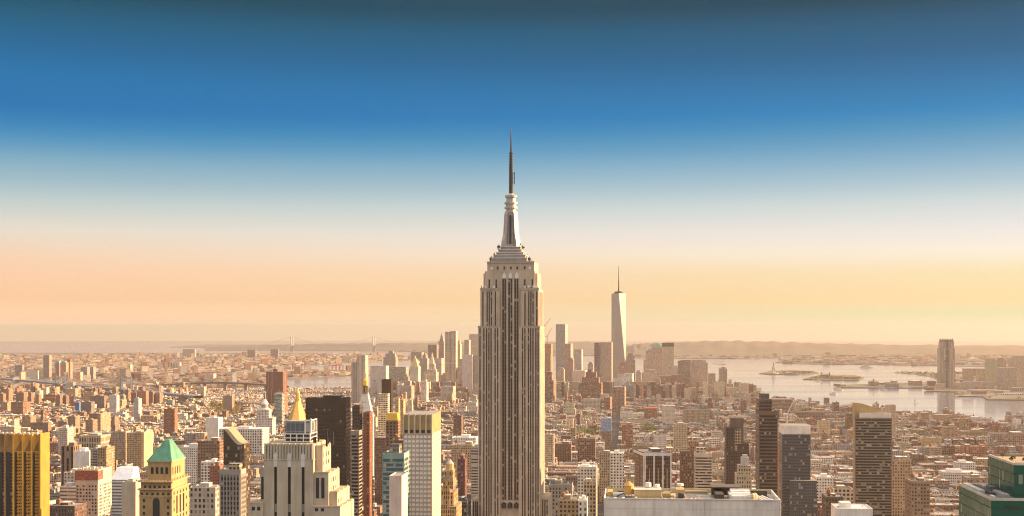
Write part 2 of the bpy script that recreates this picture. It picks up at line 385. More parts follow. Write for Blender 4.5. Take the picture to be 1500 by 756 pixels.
def add_windows(root,wallmb,win,w,d,h,zmin,wall,gl,sides,fl,top=3.0):
    kind=win[0]; first=True
    for sd in sides:
        fr=Frame(sd,w,d); L=fr.len
        if kind=='strip':              # ('strip', pitch, glass fraction, spandrel colour)
            n=max(2,round((L-2)/win[1])); p=(L-2)/n
            for i in range(n):
                u=1+p*i; g=p*win[2]
                mb=MB(); fr.box(mb,u+(p-g)/2,u+(p+g)/2,zmin,h-top,.02,.15,tint=(*win[3],rs.random()),style=(g,fl,1,.6),glass=gl); mb.build('window_strip',FAC,root)
            for i in range(n+1):
                u=1+p*i; g=p*(1-win[2])
                fr.box(wallmb,max(u-g/2,0),min(u+g/2,L),zmin,h-top+.4,.01,.6 if sd=='F' else .17,tint=wall)
        elif kind=='band':             # ('band', glass height fraction, mullion pitch)
            n=int((h-top-zmin)/fl)
            for i in range(n):
                z=h-top-fl*(i+1); g=fl*win[1]
                mb=MB(); fr.box(mb,.6,L-.6,z+.1,z+g,.02,.12,tint=(*DARK,rs.random()),style=(win[2],50,.9,1),glass=gl)
                mb.build('window_band',FAC,root)
                fr.box(wallmb,0,L,z+g,z+fl,.01,.4 if sd=='F' else .16,tint=wall)
        elif kind=='grid':             # ('grid', pitch, wf, hf)
            n=max(2,round((L-1.5)/win[1])); p=(L-1.5)/n; m=int((h-top-zmin)/fl)
            meshes=[]; big=MB(); cnt=0
            for j in range(m):
                z=h-top-fl*(j+1)
                for i in range(n):
                    u=.75+p*i; g=p*win[2]; hh=fl*win[3]
                    gg=list(gl[:3])+[0]; 
                    if rs.random()<gl[3]: gg=[.5,.47,.42,0]
                    a=dict(tint=(*DARK,0),style=(9,90,1,1),glass=tuple(gg))
                    tgt=MB() if (cnt<64 and first) or (cnt<30 and not first) else big
                    fr.box(tgt,u+(p-g)/2,u+(p+g)/2,z+(fl-hh)/2,z+(fl+hh)/2,.02,.1,**a)
                    if tgt is not big: tgt.build('window',FAC,root)
                    cnt+=1
                fr.box(wallmb,0,L,z+fl-(fl-win[3]*fl)/2,z+fl+(fl-win[3]*fl)/2,.01,.3 if sd=='F' else .13,tint=wall)
            for i in range(n+1):
                u=.75+p*i; g=p*(1-win[2]); fr.box(wallmb,max(u-g/2,0),min(u+g/2,L),zmin,h-top+.3,.012,.35 if sd=='F' else .15,tint=wall)
            if big.f: big.build('window',FAC,root,kind='stuff')
        first=False
def water_tank(parent,x,y,z,r=2.2,h=3.6,mat=None):
    mb=MB()
    for a in range(4): mb.box(x+r*.6*(1 if a&1 else -1)-.15,x+r*.6*(1 if a&1 else -1)+.15,y+r*.6*(1 if a&2 else -1)-.15,y+r*.6*(1 if a&2 else -1)+.15,z,z+2.2)
    mb.cyl(x,y,r,z+2.2,r*.96,z+2.2+h,n=10,cap=False).cyl(x,y,r*1.1,z+2.2+h,0,z+2.2+h+r*.75,n=10,cap=False)
    return mb.build('water_tank',mat or WOOD,parent)
def T(name,label,cat,x0,x1,yt,Y,wall=TAN,st=(3,3.6,.55,.5),gl=GL,dep=None,x2=None,rot=5,win=None,lm=None,tiers=(),roof=R_GREY,group=None,tank=0,bulk=1,sides=None,top=3.0,par=1.0):
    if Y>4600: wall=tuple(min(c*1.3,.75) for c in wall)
    cx=(x0+x1)/2; X,_,ztop=at(cx,yt,Y); base=drop(X,Y)+2.5; w=(x1-x0)/F*Y; h=ztop-base; s,c=math.sin(R(rot)),math.cos(R(rot))
    if dep is None:
        if x2 is not None:
            e=x1 if x2>x1 else x0; dep=((e-750)*Y-(x2-750)*Y)/((x2-750)*c-s*F)
            if not 8<dep<90: print('DEP',name,round(dep)); dep=min(max(dep,12),70)
        else: dep=min(max(w*.9,14),45)
    root=empty(name,label,cat,(X,Y,base),-R(rot),group); wl=MB(); seed=rs.random()
    near=Y<3200; pp=par if near else 0
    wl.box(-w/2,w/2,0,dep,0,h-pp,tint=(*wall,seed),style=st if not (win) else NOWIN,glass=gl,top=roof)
    if pp:
        q=.5
        for b in ((-w/2,w/2,0,q),(-w/2,w/2,dep-q,dep),(-w/2,-w/2+q,q,dep-q),(w/2-q,w/2,q,dep-q)): wl.box(*b,h-pp,h,tint=wall)
    zmin=max(0,zat(770,Y)-base)
    if sides is None: sides='FR' if cx<880 else 'FL'
    if win: add_windows(root,wl,win,w,dep,h,zmin,wall,gl,sides,st[1],top)
    z=h-pp
    for tr in tiers:
        a,b,ty,f0,f1=tr[:5]; col=tr[5] if len(tr)>5 else wall; tz=zat(ty,Y)-base; k=Y/F
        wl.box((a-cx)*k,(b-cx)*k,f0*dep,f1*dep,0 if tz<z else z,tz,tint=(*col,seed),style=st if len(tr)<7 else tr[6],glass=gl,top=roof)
    wl.build('wall',FAC,root)
    rf=MB(); rf.box(-w/2+.5,w/2-.5,.5,dep-.5,h-pp+.02,h-pp+.25,tint=roof); ro=rf.build('roof',FAC,root)
    if near and bulk and not tiers:
        b=MB(); bw=w*rs.uniform(.25,.45); bx=rs.uniform(-w/2+1,w/2-bw-1); bh=rs.uniform(2.5,5)
        b.box(bx,bx+bw,dep*.35,dep*.75,h-pp+.25,h-pp+bh,tint=wall,top=R_PALE); b.build('bulkhead',FAC,ro)
        if Y<2200:
            for _ in range(3):
                b=MB(); vx=rs.uniform(-w/2+1.5,w/2-3); vy=rs.uniform(.1,.8)*dep; b.box(vx,vx+1.6,vy,vy+1.4,h-pp+.25,h-pp+rs.uniform(1.2,2.2),tint=rs.choice([R_PALE,GREY,WHITE])); b.build('vent_unit',FAC,ro)
    for k in range(tank): water_tank(ro,rs.uniform(-w/2+3,w/2-3),dep*rs.uniform(.3,.8),h-pp+.2)
    reserve(X,Y,-w/2,w/2,0,dep,rot); HERO2.append((min(x0,x2 or x0),max(x1,x2 or x1),yt,Y,.8 if Y<1600 else .6))
    if lm: LM.append((cx,yt,Y,lm))
    return root,w,dep,h,base

# ---- the great spired skyscraper
Y=1290.; K=Y/F; cx=748.
X=(cx-PX0)*K; base=2.5+drop(X,Y); D=52.
root=empty('spired_skyscraper','tall grey limestone skyscraper with stepped crown and needle spire, the tallest in view','skyscraper',(X,Y,base),-R(6.5))
LM.append((748,560,Y,'great spired skyscraper')); reserve(X,Y,-45,45,-5,70,5.5)
gx=lambda p:(p-cx)*K
zz=lambda p:zat(p,Y)-base
ES=(.50,.405,.315); ESD=(.40,.33,.26)
wl=MB()
e=dict(tint=ES)
wl.box(gx(709),gx(783),4,D-4,0,zz(397),**e)
wl.box(gx(712.5),gx(782),4.6,D-4.6,zz(397),zz(383.5),**e)
wl.box(gx(706.5),gx(786.5),7,D-7,zz(423),zz(400),**e)
for a,b in ((700,733),(760,791)): wl.box(gx(a),gx(b),0,D,0,zz(478.5),**e)
for a,b in ((703,731.5),(763,789)): wl.box(gx(a),gx(b),1.5,D-1.5,zz(478.5),zz(423),**e)
wl.box(gx(690),gx(699.9),4,D-6,0,zz(733),top=R_TAN,**e); wl.box(gx(791.2),gx(803),5,D-6,0,zz(729),top=R_TAN,**e)
wl.box(gx(733),gx(760),1.2,4,0,zz(735),**e)
# chamfered shoulders and parapets
for a,b,z in ((700,733,478.5),(760,791,478.5),(703,731.5,423),(763,789,423)): wl.box(gx(a)-.3,gx(b)+.3,-.4 if z>450 else 1.1,.3 if z>450 else 1.8,zz(z)-1.5,zz(z)+.8,tint=ESD)
wl.box(gx(712),gx(782.5),4.1,5.1,zz(383.5)-1.2,zz(383.5)+.6,tint=ESD)
rf=[(700,733,0,D,478.5),(760,791,0,D,478.5),(703,731.5,1.5,D-1.5,423),(763,789,1.5,D-1.5,423),(713,781.5,5,D-5,383.5)]
LW=[702.8,708.5,712.6,716,719.2,725.2,729]; RWn=[765.6,769,774.3,777.6,780.9,785.2,788.4]
CEN=[736.4,739.6,745.2,748.6,754.2,757.6]
def strips(ps,yface,z0,z1,wd=1.15):
    for p in ps:
        mb=MB(); mb.box(gx(p)-wd/2,gx(p)+wd/2,yface-.08,yface,z0,z1); mb.build('window_strip',STRIP,root)
    q=sorted(ps)
    return q
zb=zat(770,Y)-base
strips(LW,-.02,zb,zz(481)); strips(RWn,-.02,zb,zz(481)); strips(CEN,3.98,zz(733),zz(408),1.9)
T2L=[706.8,713.1,716.2,719.3,725.3]; T2R=[769,774.6,777.7,780.8,786.2]
strips(T2L,1.48,zz(478),zz(427),1.3); strips(T2R,1.48,zz(478),zz(427),1.3); strips([715.7,726,768.2,779.4],3.98,zz(423),zz(409),1.5)
strips([692.3,695.6,698.2],3.98,zb,zz(736),1.3); strips([794.5,797.8,800.9],4.98,zb,zz(732),1.3)
# stone piers proud of the strips
def piers(ps,lo,hi,yf,z0,z1,wd=1.15,t=.55):
    q=[lo-wd]+[gx(p) for p in ps]+[hi+wd]
    for a,b in zip(q,q[1:]):
        a2,b2=max(a+wd/2,lo),min(b-wd/2,hi)
        if b2-a2>.1: wl.box(a2,b2,yf-t,yf-.01,z0,z1,tint=ES)
piers(LW,gx(700),gx(733),0,zb,zz(480.5),1.3); piers(RWn,gx(760),gx(791),0,zb,zz(480.5),1.3)
piers(T2L,gx(703),gx(731.5),1.5,zz(478),zz(426),1.3); piers(T2R,gx(763),gx(789),1.5,zz(478),zz(426),1.3)
piers(CEN,gx(733.5),gx(759.5),4,zz(733),zz(407),1.9,.7)
# west face strips
for i in range(13):
    y=2.2+i*3.7
    mb=MB(); mb.box(gx(791)+.02,gx(791)+.1,y,y+1.2,zb,zz(481)); mb.build('window_strip',STRIP,root)
    wl.box(gx(791)+.01,gx(791)+.13,y+1.2,y+3.7,zb,zz(480.5),tint=ES)
    if 0<i<12:
        mb=MB(); mb.box(gx(789)+.02,gx(789)+.1,y,y+1.2,zz(478),zz(427)); mb.build('window_strip',STRIP,root)
wl.build('wall',FAC,root)
ro=MB()
for a,b,y0,y1,z in rf: ro.box(gx(a)+.5,gx(b)-.5,y0+.6,y1-.6,zz(z)+.02,zz(z)+.3,tint=R_GREY)
ro=ro.build('roof',FAC,root)
for p in (728,738,747.5,757,768):
    mb=MB(); mb.box(gx(p)-.9,gx(p)+.9,4.5,4.58,zz(394.5),zz(390)); mb.build('window',GLASSB,root)
for p in (737.8,747,756.4):   # metal fan ornaments over the centre bays
    mb=MB(); q=[(gx(p)-1.9,zz(407.5)),(gx(p)+1.9,zz(407.5)),(gx(p)+1.7,zz(403)),(gx(p)+.8,zz(400.3)),(gx(p),zz(398.5)),(gx(p)-.8,zz(400.3)),(gx(p)-1.7,zz(403))]
    mb.face([(x,3.6,z) for x,z in q]); 
    for i in range(7):
        j=(i+1)%7; mb.face([(q[i][0],3.6,q[i][1]),(q[i][0],4,q[i][1]),(q[j][0],4,q[j][1]),(q[j][0],3.6,q[j][1])])
    mb.build('metal_ornament',WHITEP,root)
for p in (737.8,747,756.4):   # arches at the foot of the recess
    mb=MB(); mb.cyl(gx(p),1.15,2.4,zz(744),2.4,zz(738),n=10).cyl(gx(p),1.15,2.4,zz(738),.4,zz(735.8),n=10); mb.build('arch_window',GLASSB,root)
for p,z,y in ((719,392.5,4.4),(775.5,392.5,4.4),(710,420.5,2.5),(723,420,2.5),(774,419.5,2.5),(781.5,420,2.5),(785,421,2.5),(769,420,2.5)):
    mb=MB(); n=10; c=[(math.cos(i*2*math.pi/n),math.sin(i*2*math.pi/n)) for i in range(n)]; r=1.3
    mb.face([(gx(p)+r*a,y,zz(z)+r*b) for a,b in c])
    for i in range(n):
        a,b=c[i],c[(i+1)%n]; mb.face([(gx(p)+r*a[0],y,zz(z)+r*a[1]),(gx(p),y+.9,zz(z)),(gx(p)+r*b[0],y,zz(z)+r*b[1])])
    mb.build('dish_antenna',WHITEP,ro)
# deck base: three metal steps
yc=D/2; zz=lambda p:zat(p,Y+yc)-base; ox=lambda p:gx(p)*(1+yc/Y)-yc*math.tan(R(6.5))
st_=MB()
for hw,a,b in ((24.5,383.5,379),(22,379,374.5),(18.2,374.5,370.5),(15.2,370.5,366.5),(12.4,366.5,362)):
    x=ox(748.5); d2=hw*.82; st_.box(x-hw*.62-2,x+hw*.62+2,yc-d2*.75,yc+d2*.75,(zat(383.5,Y)-base+.35 if a>383 else zz(a)),zz(b)-.5,tint=(.3,.28,.27)); st_.box(x-hw*.62-2.5,x+hw*.62+2.5,yc-d2*.75-.5,yc+d2*.75+.5,zz(b)-.5,zz(b)+.3,tint=(.6,.57,.53))
st_.build('stepped_base',FAC,root)
mx_=ox(748.6)
mb=MB(); mb.cyl(mx_,yc,5.6,zz(362),4.6,zz(312),n=20); mb.build('mast_drum',STEEL,root)
for ang in range(4):       # winged buttresses
    a=math.pi/2*ang+math.pi/4; dx,dy=math.cos(a),math.sin(a); px_,py_=-dy,dx; mb=MB()
    prof=[(3.4,362),(11.2,362),(10.4,353),(8.6,344),(7.8,330),(7.0,314),(6.2,310),(3.4,310)]
    A=[(mx_+dx*r+px_*1.9,yc+dy*r+py_*1.9,zz(z)) for r,z in prof]; B=[(mx_+dx*r-px_*1.9,yc+dy*r-py_*1.9,zz(z)) for r,z in prof]
    mb.face(A); mb.face(B[::-1])
    for i in range(len(A)):
        j=(i+1)%len(A); mb.face([A[i],B[i],B[j],A[j]])
    mb.build('mast_wing',STEEL,root)
for k in range(4):
    a=math.pi/2*k; mb=MB(); r0,r1=5.75,4.8
    p0=(mx_+math.cos(a)*r0,yc+math.sin(a)*r0,zz(358)); p1=(mx_+math.cos(a)*r1,yc+math.sin(a)*r1,zz(316)); mb.bar(p0,p1,1.1); mb.build('window_strip',GLASSB,root)
mb=MB()
for r0,a,r1,b in ((6.,312,6.,309.5),(4.9,309.5,4.9,306),(6.6,306,6.6,303.5),(5.4,303.5,5.4,299),(6.7,299,6.7,296.5),(4.9,296.5,4.6,290),(5.8,290,6.2,286.5),(4.6,286.5,2.2,283.5)):
    mb.cyl(mx_,yc,r0,zz(a),r1,zz(b),n=20)
mb.build('mast_crown',STEEL,root)
mb=MB(); mb.cyl(mx_,yc,2.0,zz(284),1.8,zz(240),n=8).cyl(mx_,yc,1.5,zz(240),1.2,zz(222),n=8).cyl(mx_,yc,.95,zz(222),.6,zz(200),n=8).cyl(mx_,yc,.5,zz(200),.34,zz(186.5),n=6)
for z in range(224,284,4): mb.cyl(mx_,yc,2.15,zz(z+1.6),2.15,zz(z),n=8)
mb.build('antenna',DARKSTEEL,root)
mb=MB(); mb.box(mx_+3,mx_+3.7,yc-.4,yc+.4,zz(270),zz(252)); 
for z in (268,261,254): mb.box(mx_+1,mx_+3,yc-.2,yc+.2,zz(z)-.2,zz(z)+.2)
mb.build('antenna_panel',DARKSTEEL,root)
mb=MB(); rr=random.Random(3)
for k in range(34):
    sd=rr.choice((-1,1)); r=rr.uniform(9,24); lvl=383.5 if r>18 else (378 if r>15 else 366.5 if r>11 else 362)
    x=mx_+sd*r*.86; y=yc+rr.uniform(-14,10); h_=rr.uniform(1.5,5.5); mb.box(x-.25,x+.25,y-.25,y+.25,zz(lvl),zz(lvl)+h_)
    if rr.random()<.5: mb.box(x-.8,x+.8,y-.3,y+.3,zz(lvl)+h_*.5,zz(lvl)+h_*.5+1.2)
for k in range(16):
    x=gx(rr.choice((704,709,727,766,771,778,786))+rr.uniform(-2,2)); h_=rr.uniform(1,3.4); y=rr.uniform(2,6); mb.box(x-.3,x+.3,y-.3,y+.3,zat(423,Y)-base,zat(423,Y)-base+h_)
mb.build('rooftop_aerial',DARKSTEEL,ro)

# ---- the twisting glass tower far behind
Y=5855.; K=Y/F; X=(906.2-PX0)*K; base=drop(X,Y)+2.5
root=empty('tapering_glass_tower','tapering glass tower with triangular facets and a needle mast, far downtown','skyscraper',(X,Y,base),-R(3))
LM.append((906,470,Y,'tapering glass tower')); reserve(X,Y,-40,40,-40,40,0)
hw=31.5; zt=zat(430,Y)-base; zb_=57.; mb=MB()
S4=rect(-hw,hw,-hw,hw); S4t=[(0,-hw*1.0),(hw*1.0,0),(0,hw*1.0),(-hw*1.0,0)]
gls=dict(tint=(.45,.42,.40,.3),style=(3,3.9,.9,.86),glass=(.30,.31,.33,0))
mb.fru(S4,0,S4,zb_,cap=False,**gls)
for i in range(4):
    j=(i+1)%4; a,b=S4[i],S4[j]; t=S4t[i]; t2=S4t[j]
    mb.face([(*a,zb_),(*b,zb_),(*t,zt)],**gls); mb.face([(*b,zb_),(*t2,zt),(*t,zt)],**gls)
mb.face([(*p,zt) for p in S4t],tint=R_GREY)
TW=simple('tower_curtain_glass',(.36,.325,.295),.34,.2,.02,.1)
mb.build('glass_wall',TW,root)
mb=MB(); mb.cyl(0,0,21,zt+.2,21,zt+5,n=20).cyl(0,0,16,zt+5,16,zt+9,n=20); mb.build('mast_ring',DARKSTEEL,root)
mb=MB(); mb.cyl(0,0,3.2,zt+9,2.0,zt+60,n=8).cyl(0,0,1.6,zt+60,.8,zat(390,Y)-base,n=8); mb.build('mast',DARKSTEEL,root)

# ---- gold pyramid tower (green-gold roof) behind the stone tower
def loc(cx,Y,rot,name,label,cat,lm=None,r=25,base=None):
    X=(cx-PX0)/F*Y; b=drop(X,Y)+2.5; ro=empty(name,label,cat,(X,Y,b),-R(rot)); K=Y/F
    if lm: LM.append((cx,600,Y,lm))
    reserve(X,Y,-r,r,0,2*r,rot); HERO2.append((cx-r/K,cx+r/K,620,Y,.85))
    return ro,(lambda p:(p-cx)*K),(lambda p:zat(p,Y)-b),K
root,gx,zz,K=loc(428,1900,5,'pyramid_roof_tower','limestone tower topped by a gilded pyramid roof with a slim lantern','tower','gold pyramid tower')
mb=MB(); mb.box(gx(398),gx(462),0,60,0,zz(690),tint=LIME,style=(3,3.7,.5,.5),top=R_GREY).box(gx(408),gx(450),8,48,0,zz(640),tint=LIME,style=(3,3.7,.5,.5),top=R_GREY).box(gx(413),gx(446),10,44,zz(640),zz(617),tint=LIME,style=(4,5,.5,.7))
mb.build('wall',FAC,root)
mb=MB(); n=8; yc=27
c=[(math.cos(math.pi*2*i/n+math.pi/8),math.sin(math.pi*2*i/n+math.pi/8)) for i in range(n)]
mb.fru([(gx(429.5)+14.2*a,yc+14.2*b) for a,b in c],zz(616.5),[(gx(429.5)+3.9*a,yc+3.9*b) for a,b in c],zz(589)); mb.build('pyramid_roof',GOLD,root)
mb=MB(); mb.cyl(gx(429.5),yc,4.4,zz(589),4.0,zz(585),n=8).cyl(gx(429.5),yc,3.2,zz(585),2.7,zz(577),n=8).cyl(gx(429.5),yc,2.7,zz(577),0,zz(569.5),n=8,cap=False); mb.build('lantern',GOLD,root)

# ---- green pyramid tower in front left
root,gx,zz,K=loc(240,800,5,'pyramid_roof_tower','buff stone tower with a green copper pyramid roof and tall arched window','tower','green pyramid tower',r=20)
BUFF=(.43,.29,.14); D=31.
x0,x1=gx(203),gx(252); mb=MB()
mb.box(x0,x1,0,D,0,zz(717),tint=BUFF)
mb.box(gx(204.5),gx(250.5),1,D-1,zz(717),zz(706),tint=BUFF,top=R_TAN)
xa,xb=gx(212),gx(248); mb.box(xa,xb,4,D-3,zz(706),zz(677),tint=BUFF)
for z,o_ in ((717,.9),(706,.7),(727,.35)): mb.box(x0-o_,x1+o_,-o_,D+o_,zz(z)-.35,zz(z)+.35,tint=(.5,.35,.19))
mb.box(xa-.5,xb+.5,3.5,D-2.5,zz(677)-.5,zz(677)+.2,tint=(.5,.35,.19))
for i in range(11):
    u=x0+(x1-x0)*(i+.5)/11; mb.box(u-.35,u+.35,.6,1.1,zz(706),zz(703.5),tint=BUFF); mb.box(x1-.9,x1-.4,D*(i+.3)/11,D*(i+.7)/11,zz(706),zz(702),tint=BUFF)
mb.build('wall',FAC,root)
mb=MB(); ridge0=gx(231.5); ya,yb=4,D-3
A=[(xa-.3,ya-.3),(xb+.3,ya-.3),(xb+.3,yb+.3),(xa-.3,yb+.3)]; tt=[(gx(232),13.),(gx(237),13.),(gx(237),17),(gx(232),17)]
mb.fru(A,zz(677)+.2,tt,zz(646.5))
for i in range(1,12):
    for (p0,p1,q0,q1) in ((A[0],A[1],tt[0],tt[1]),(A[1],A[2],tt[1],tt[2])):
        t=i/12; a_=(p0[0]+(p1[0]-p0[0])*t,p0[1]+(p1[1]-p0[1])*t,zz(677)+.25); b_=(q0[0]+(q1[0]-q0[0])*t,q0[1]+(q1[1]-q0[1])*t,zz(646.5)); mb.bar(a_,b_,.07)
for k_ in range(4): mb.bar((*A[k_],zz(677)+.2),(*tt[k_],zz(646.5)),.18)
mb.build('pyramid_roof',COPPER,root)
def opening(parent,nm,x,y,z0,z1,wd,arch=False,side='F',mat=GLASSB):
    mb=MB(); q=[(-wd/2,z0),(wd/2,z0),(wd/2,z1)]+([(wd*.35,z1+wd*.3),(0,z1+wd*.45),(-wd*.35,z1+wd*.3)] if arch else [])+[(-wd/2,z1)]
    if side=='F': fr=[(x+a,y-.06,b) for a,b in q]; bk=[(x+a,y+.0,b) for a,b in q]
    else: fr=[(y+.06,x+a,b) for a,b in q]; bk=[(y,x+a,b) for a,b in q]
    mb.face(fr)
    for i in range(len(q)):
        j=(i+1)%len(q); mb.face([fr[i],bk[i],bk[j],fr[j]])
    return mb.build(nm,mat,parent)
for i in range(4): opening(root,'arch_window',gx(219+7.3*i),3.98,zz(695.5),zz(687),1.7,True)
for i in range(4): opening(root,'arch_window',6.5+4.2*i,xb+.02,zz(697),zz(687),1.3,True,'R')
for i in range(6): opening(root,'window',gx(211+7.2*i),.98,zz(715.5),zz(711.8),1.6)
for i in range(6): opening(root,'window',gx(207+8.*i),-.02,zz(725.5),zz(722),1.5)
opening(root,'arch_window',gx(228.5),-.04,zz(770),zz(734),4.3,True)
for zc in (733.5,743,752.5,762):
    for p in (210,246.5): opening(root,'window',gx(p),-.02,zz(zc+2.3),zz(zc-2.3),1.5)
for zc in (724,736,748,760):
    for i in range(5): opening(root,'window',4+5.6*i,x1+.02,zz(zc+2.5),zz(zc-2.5),1.4,side='R')
for i in range(3): opening(root,'arch_window',9+6*i,x1+.05,zz(755),zz(730),2.2,True,'R')
mb=MB(); mb.face([(gx(225),6.9,zz(672)),(gx(240),6.9,zz(672)),(gx(238.5),8.6,zz(668.2)),(gx(226.5),8.6,zz(668.2))]); mb.box(gx(225),gx(240),6.95,9,zz(676),zz(672.)); mb.build('skylight',simple('skylight_glass',(.1,.2,.3),.25),root)

# ---- pale stone tower with three dark window shafts
root,gx,zz,K=loc(425,610,5,'stone_tower','pale stone tower with three tall dark window shafts and fluted parapet','tower','three shaft tower',r=18)
ST=(.48,.41,.31); D=26.; wl=MB()
xl,xr=gx(385.5),gx(459.5)
cuts=[(401,405.2),(421.5,426),(442,446.5)]
wl.box(xl,xr,.8,D,0,zz(651),tint=ST,top=R_TAN)
q=[385.5]+[v for c_ in cuts for v in c_]+[459.5]
for i in range(0,8,2): wl.box(gx(q[i]),gx(q[i+1]),0,.79,zz(780),zz(675),tint=ST)
wl.box(xl,xr,0,.79,zz(675),zz(674)+.0,tint=ST)
wl.box(xl-.2,xr+.2,-.25,D+.2,zz(674.2),zz(673.2),tint=(.6,.53,.42))
for i in range(17):
    u=xl+(xr-xl)*(i+.5)/17; wl.box(u-.42,u+.42,.15 if i%2 else -.1,.79,zz(672.6),zz(650.5) if i%2 else zz(649.6),tint=(.47,.43,.36) if i%2 else ST)
for a,b in cuts:           # carved finials over each shaft
    m=(a+b)/2; wl.face([(gx(m-2.9),-.2,zz(675)),(gx(m+2.9),-.2,zz(675)),(gx(m+2.9),-.2,zz(669)),(gx(m+3.6),-.2,zz(667)),(gx(m),-.2,zz(662.5)),(gx(m-3.6),-.2,zz(667)),(gx(m-2.9),-.2,zz(669))],tint=WHITE)
    wl.box(gx(m-2.6),gx(m+2.6),-.19,.14,zz(684),zz(666),tint=WHITE)
# stepped wings
for a,b,y,f0,f1 in ((459.6,470.5,655,4,21),(459.6,481.5,693,1,24),(470.5,493,722,3,30),(459.6,500,742,-1,30),(378,385.4,688,3,20),(364,385.4,738,-1,24)):
    wl.box(gx(a),gx(b),f0,f1,0,zz(y),tint=ST,top=R_TAN); wl.box(gx(a)-.1,gx(b)+.15,f0-.15,f0+.5,zz(y),zz(y)+.6,tint=ST)
    for i in range(3):
        yy=f0+(f1-f0)*(i+.5)/3; wl.box(gx(b)+.01,gx(b)+.12,yy-.9,yy+.9,zz(780),zz(y)+.9,tint=ST)
wl.build('wall',FAC,root)
for a,b in cuts:
    mb=MB(); mb.box(gx(a)+.05,gx(b)-.05,.7,.78,zz(780),zz(685),style=(3,3.8,1,1),glass=GLK); mb.build('window_shaft',FAC,root)
for p,y0,y1,yf in ((465,730,700,.98),(473,730,700,.98),(381.5,733,700,2.98),(465,748,743.5,-1.02),(474,748,743.5,-1.02),(371,748,742.5,-1.02),(379,748,742.5,-1.02)):
    opening(root,'window',gx(p),yf,zz(y0),zz(y1),1.5)
for zc in (668,680,705,718,735,748):
    for i in range(3): opening(root,'window',6+5*i,gx(470.5 if zc<690 else 481.5 if zc<720 else 493)+.02,zz(zc+3),zz(zc-3),1.2,side='R')
ro=MB(); ro.box(xl+.5,xr-.5,1.5,D-.5,zz(651)+.02,zz(651)+.2,tint=R_TAN); ro=ro.build('roof',FAC,root)
# steel and glass rooftop house
x0,x1=gx(410),gx(449)
mb=MB(); mb.box(x0+.6,x1-.6,8,20,zz(649),zz(638),style=(2.4,5,.92,.95),glass=(.02,.018,.015,0),tint=(.4,.33,.24)); mb.box(gx(412),gx(448),8.5,19,zz(637),zz(619),style=(2.2,4,.9,.92),glass=(.10,.13,.16,.1),tint=(.3,.28,.25)); mb.build('rooftop_house',FAC,ro)
mb=MB()
for p in (410,419.5,429,439,449):
    for y in (7.5,20.5): mb.box(gx(p)-.22,gx(p)+.22,y-.22,y+.22,zz(650),zz(637))
for z in (649,643.5,637.5): mb.box(x0,x1,7.3,7.7,zz(z)-.2,zz(z)+.2); mb.box(x1-.2,x1+.2,7.7,20.5,zz(z)-.2,zz(z)+.2)
for p in (441,449.5): mb.box(gx(p)-.3,gx(p)+.3,8,8.5,zz(637),zz(617)); mb.box(gx(p)-.3,gx(p)+.3,19,19.5,zz(637),zz(617))
mb.box(gx(441),gx(449.5),8,8.4,zz(618.4),zz(617)); mb.box(gx(449.5)-.3,gx(449.5)+.3,8.4,19.5,zz(618.4),zz(617))
mb.build('steel_frame',WHITEP,ro)
mb=MB()
for k in range(9):
    x=gx(rs.uniform(451,478)); y=rs.uniform(6,20); hh=rs.uniform(1,5); mb.box(x-.3,x+.3,y-.3,y+.3,zz(656),zz(650)+hh)
mb.build('rooftop_pipe',DARKSTEEL,ro)

# ---- gold fluted tower at the left edge
root,gx,zz,K=loc(30,1380,5,'fluted_tower','golden tower with pleated facade bays folding into triangles at the roofline','tower','pleated golden tower',r=50)
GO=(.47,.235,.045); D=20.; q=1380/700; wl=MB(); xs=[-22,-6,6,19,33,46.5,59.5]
wl.box(gx(-40),gx(58.6),4.2*q,D,0,zz(637.5),tint=(.40,.26,.12),top=R_PALE)
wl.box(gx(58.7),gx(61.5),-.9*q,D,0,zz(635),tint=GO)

wl.build('wall',FAC,root)
for i,(a,b) in enumerate(zip(xs,xs[1:])):
    lit=a>=19; xa,xb=gx(a),gx(b)-.25*q; col=(.80,.44,.07) if lit else (.40,.24,.1); fl=3.4  # sunlit amber painted into the right bays, shaded brown into the left
    mb=MB(); zt=zz(635); zm=zz(661)
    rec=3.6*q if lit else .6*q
    f=(xa+1.0,-.2); 
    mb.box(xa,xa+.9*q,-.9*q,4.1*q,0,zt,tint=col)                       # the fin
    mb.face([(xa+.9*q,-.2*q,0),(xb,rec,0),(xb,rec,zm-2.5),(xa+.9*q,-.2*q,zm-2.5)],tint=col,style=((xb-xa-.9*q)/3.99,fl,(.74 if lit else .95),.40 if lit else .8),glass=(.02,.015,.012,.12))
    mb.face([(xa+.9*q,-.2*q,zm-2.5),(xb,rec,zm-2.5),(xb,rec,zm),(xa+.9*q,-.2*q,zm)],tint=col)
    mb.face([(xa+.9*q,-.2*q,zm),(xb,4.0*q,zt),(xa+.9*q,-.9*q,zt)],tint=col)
    mb.face([(xa+.9*q,-.2*q,zm),(xb,rec,zm),(xb,4.0*q,zt)],tint=(.36,.2,.08))  # shaded side of the fold, put into a darker tint
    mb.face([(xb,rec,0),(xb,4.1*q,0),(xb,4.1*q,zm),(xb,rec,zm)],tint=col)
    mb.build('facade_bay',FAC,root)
    mb=MB(); mb.box(xa+.91*q,xa+(1.75 if lit else 3.)*q,-.35*q,1.2*q,0,zm-1,tint=(.02,.02,.02)); mb.build('window_shaft',GLASSB,root)
ro=MB(); ro.box(gx(-39),gx(58),4.6*q,D-.5,zz(637.5)+.02,zz(637.5)+.25,tint=R_PALE); ro=ro.build('roof',FAC,root)
for k in range(9):
    mb=MB(); x=gx(-1+6.6*k); mb.box(x,x+1.3*q,.2,1.4*q,zz(636.5),zz(634)+.4,tint=WHITE); mb.build('roof_lamp',FAC,ro)

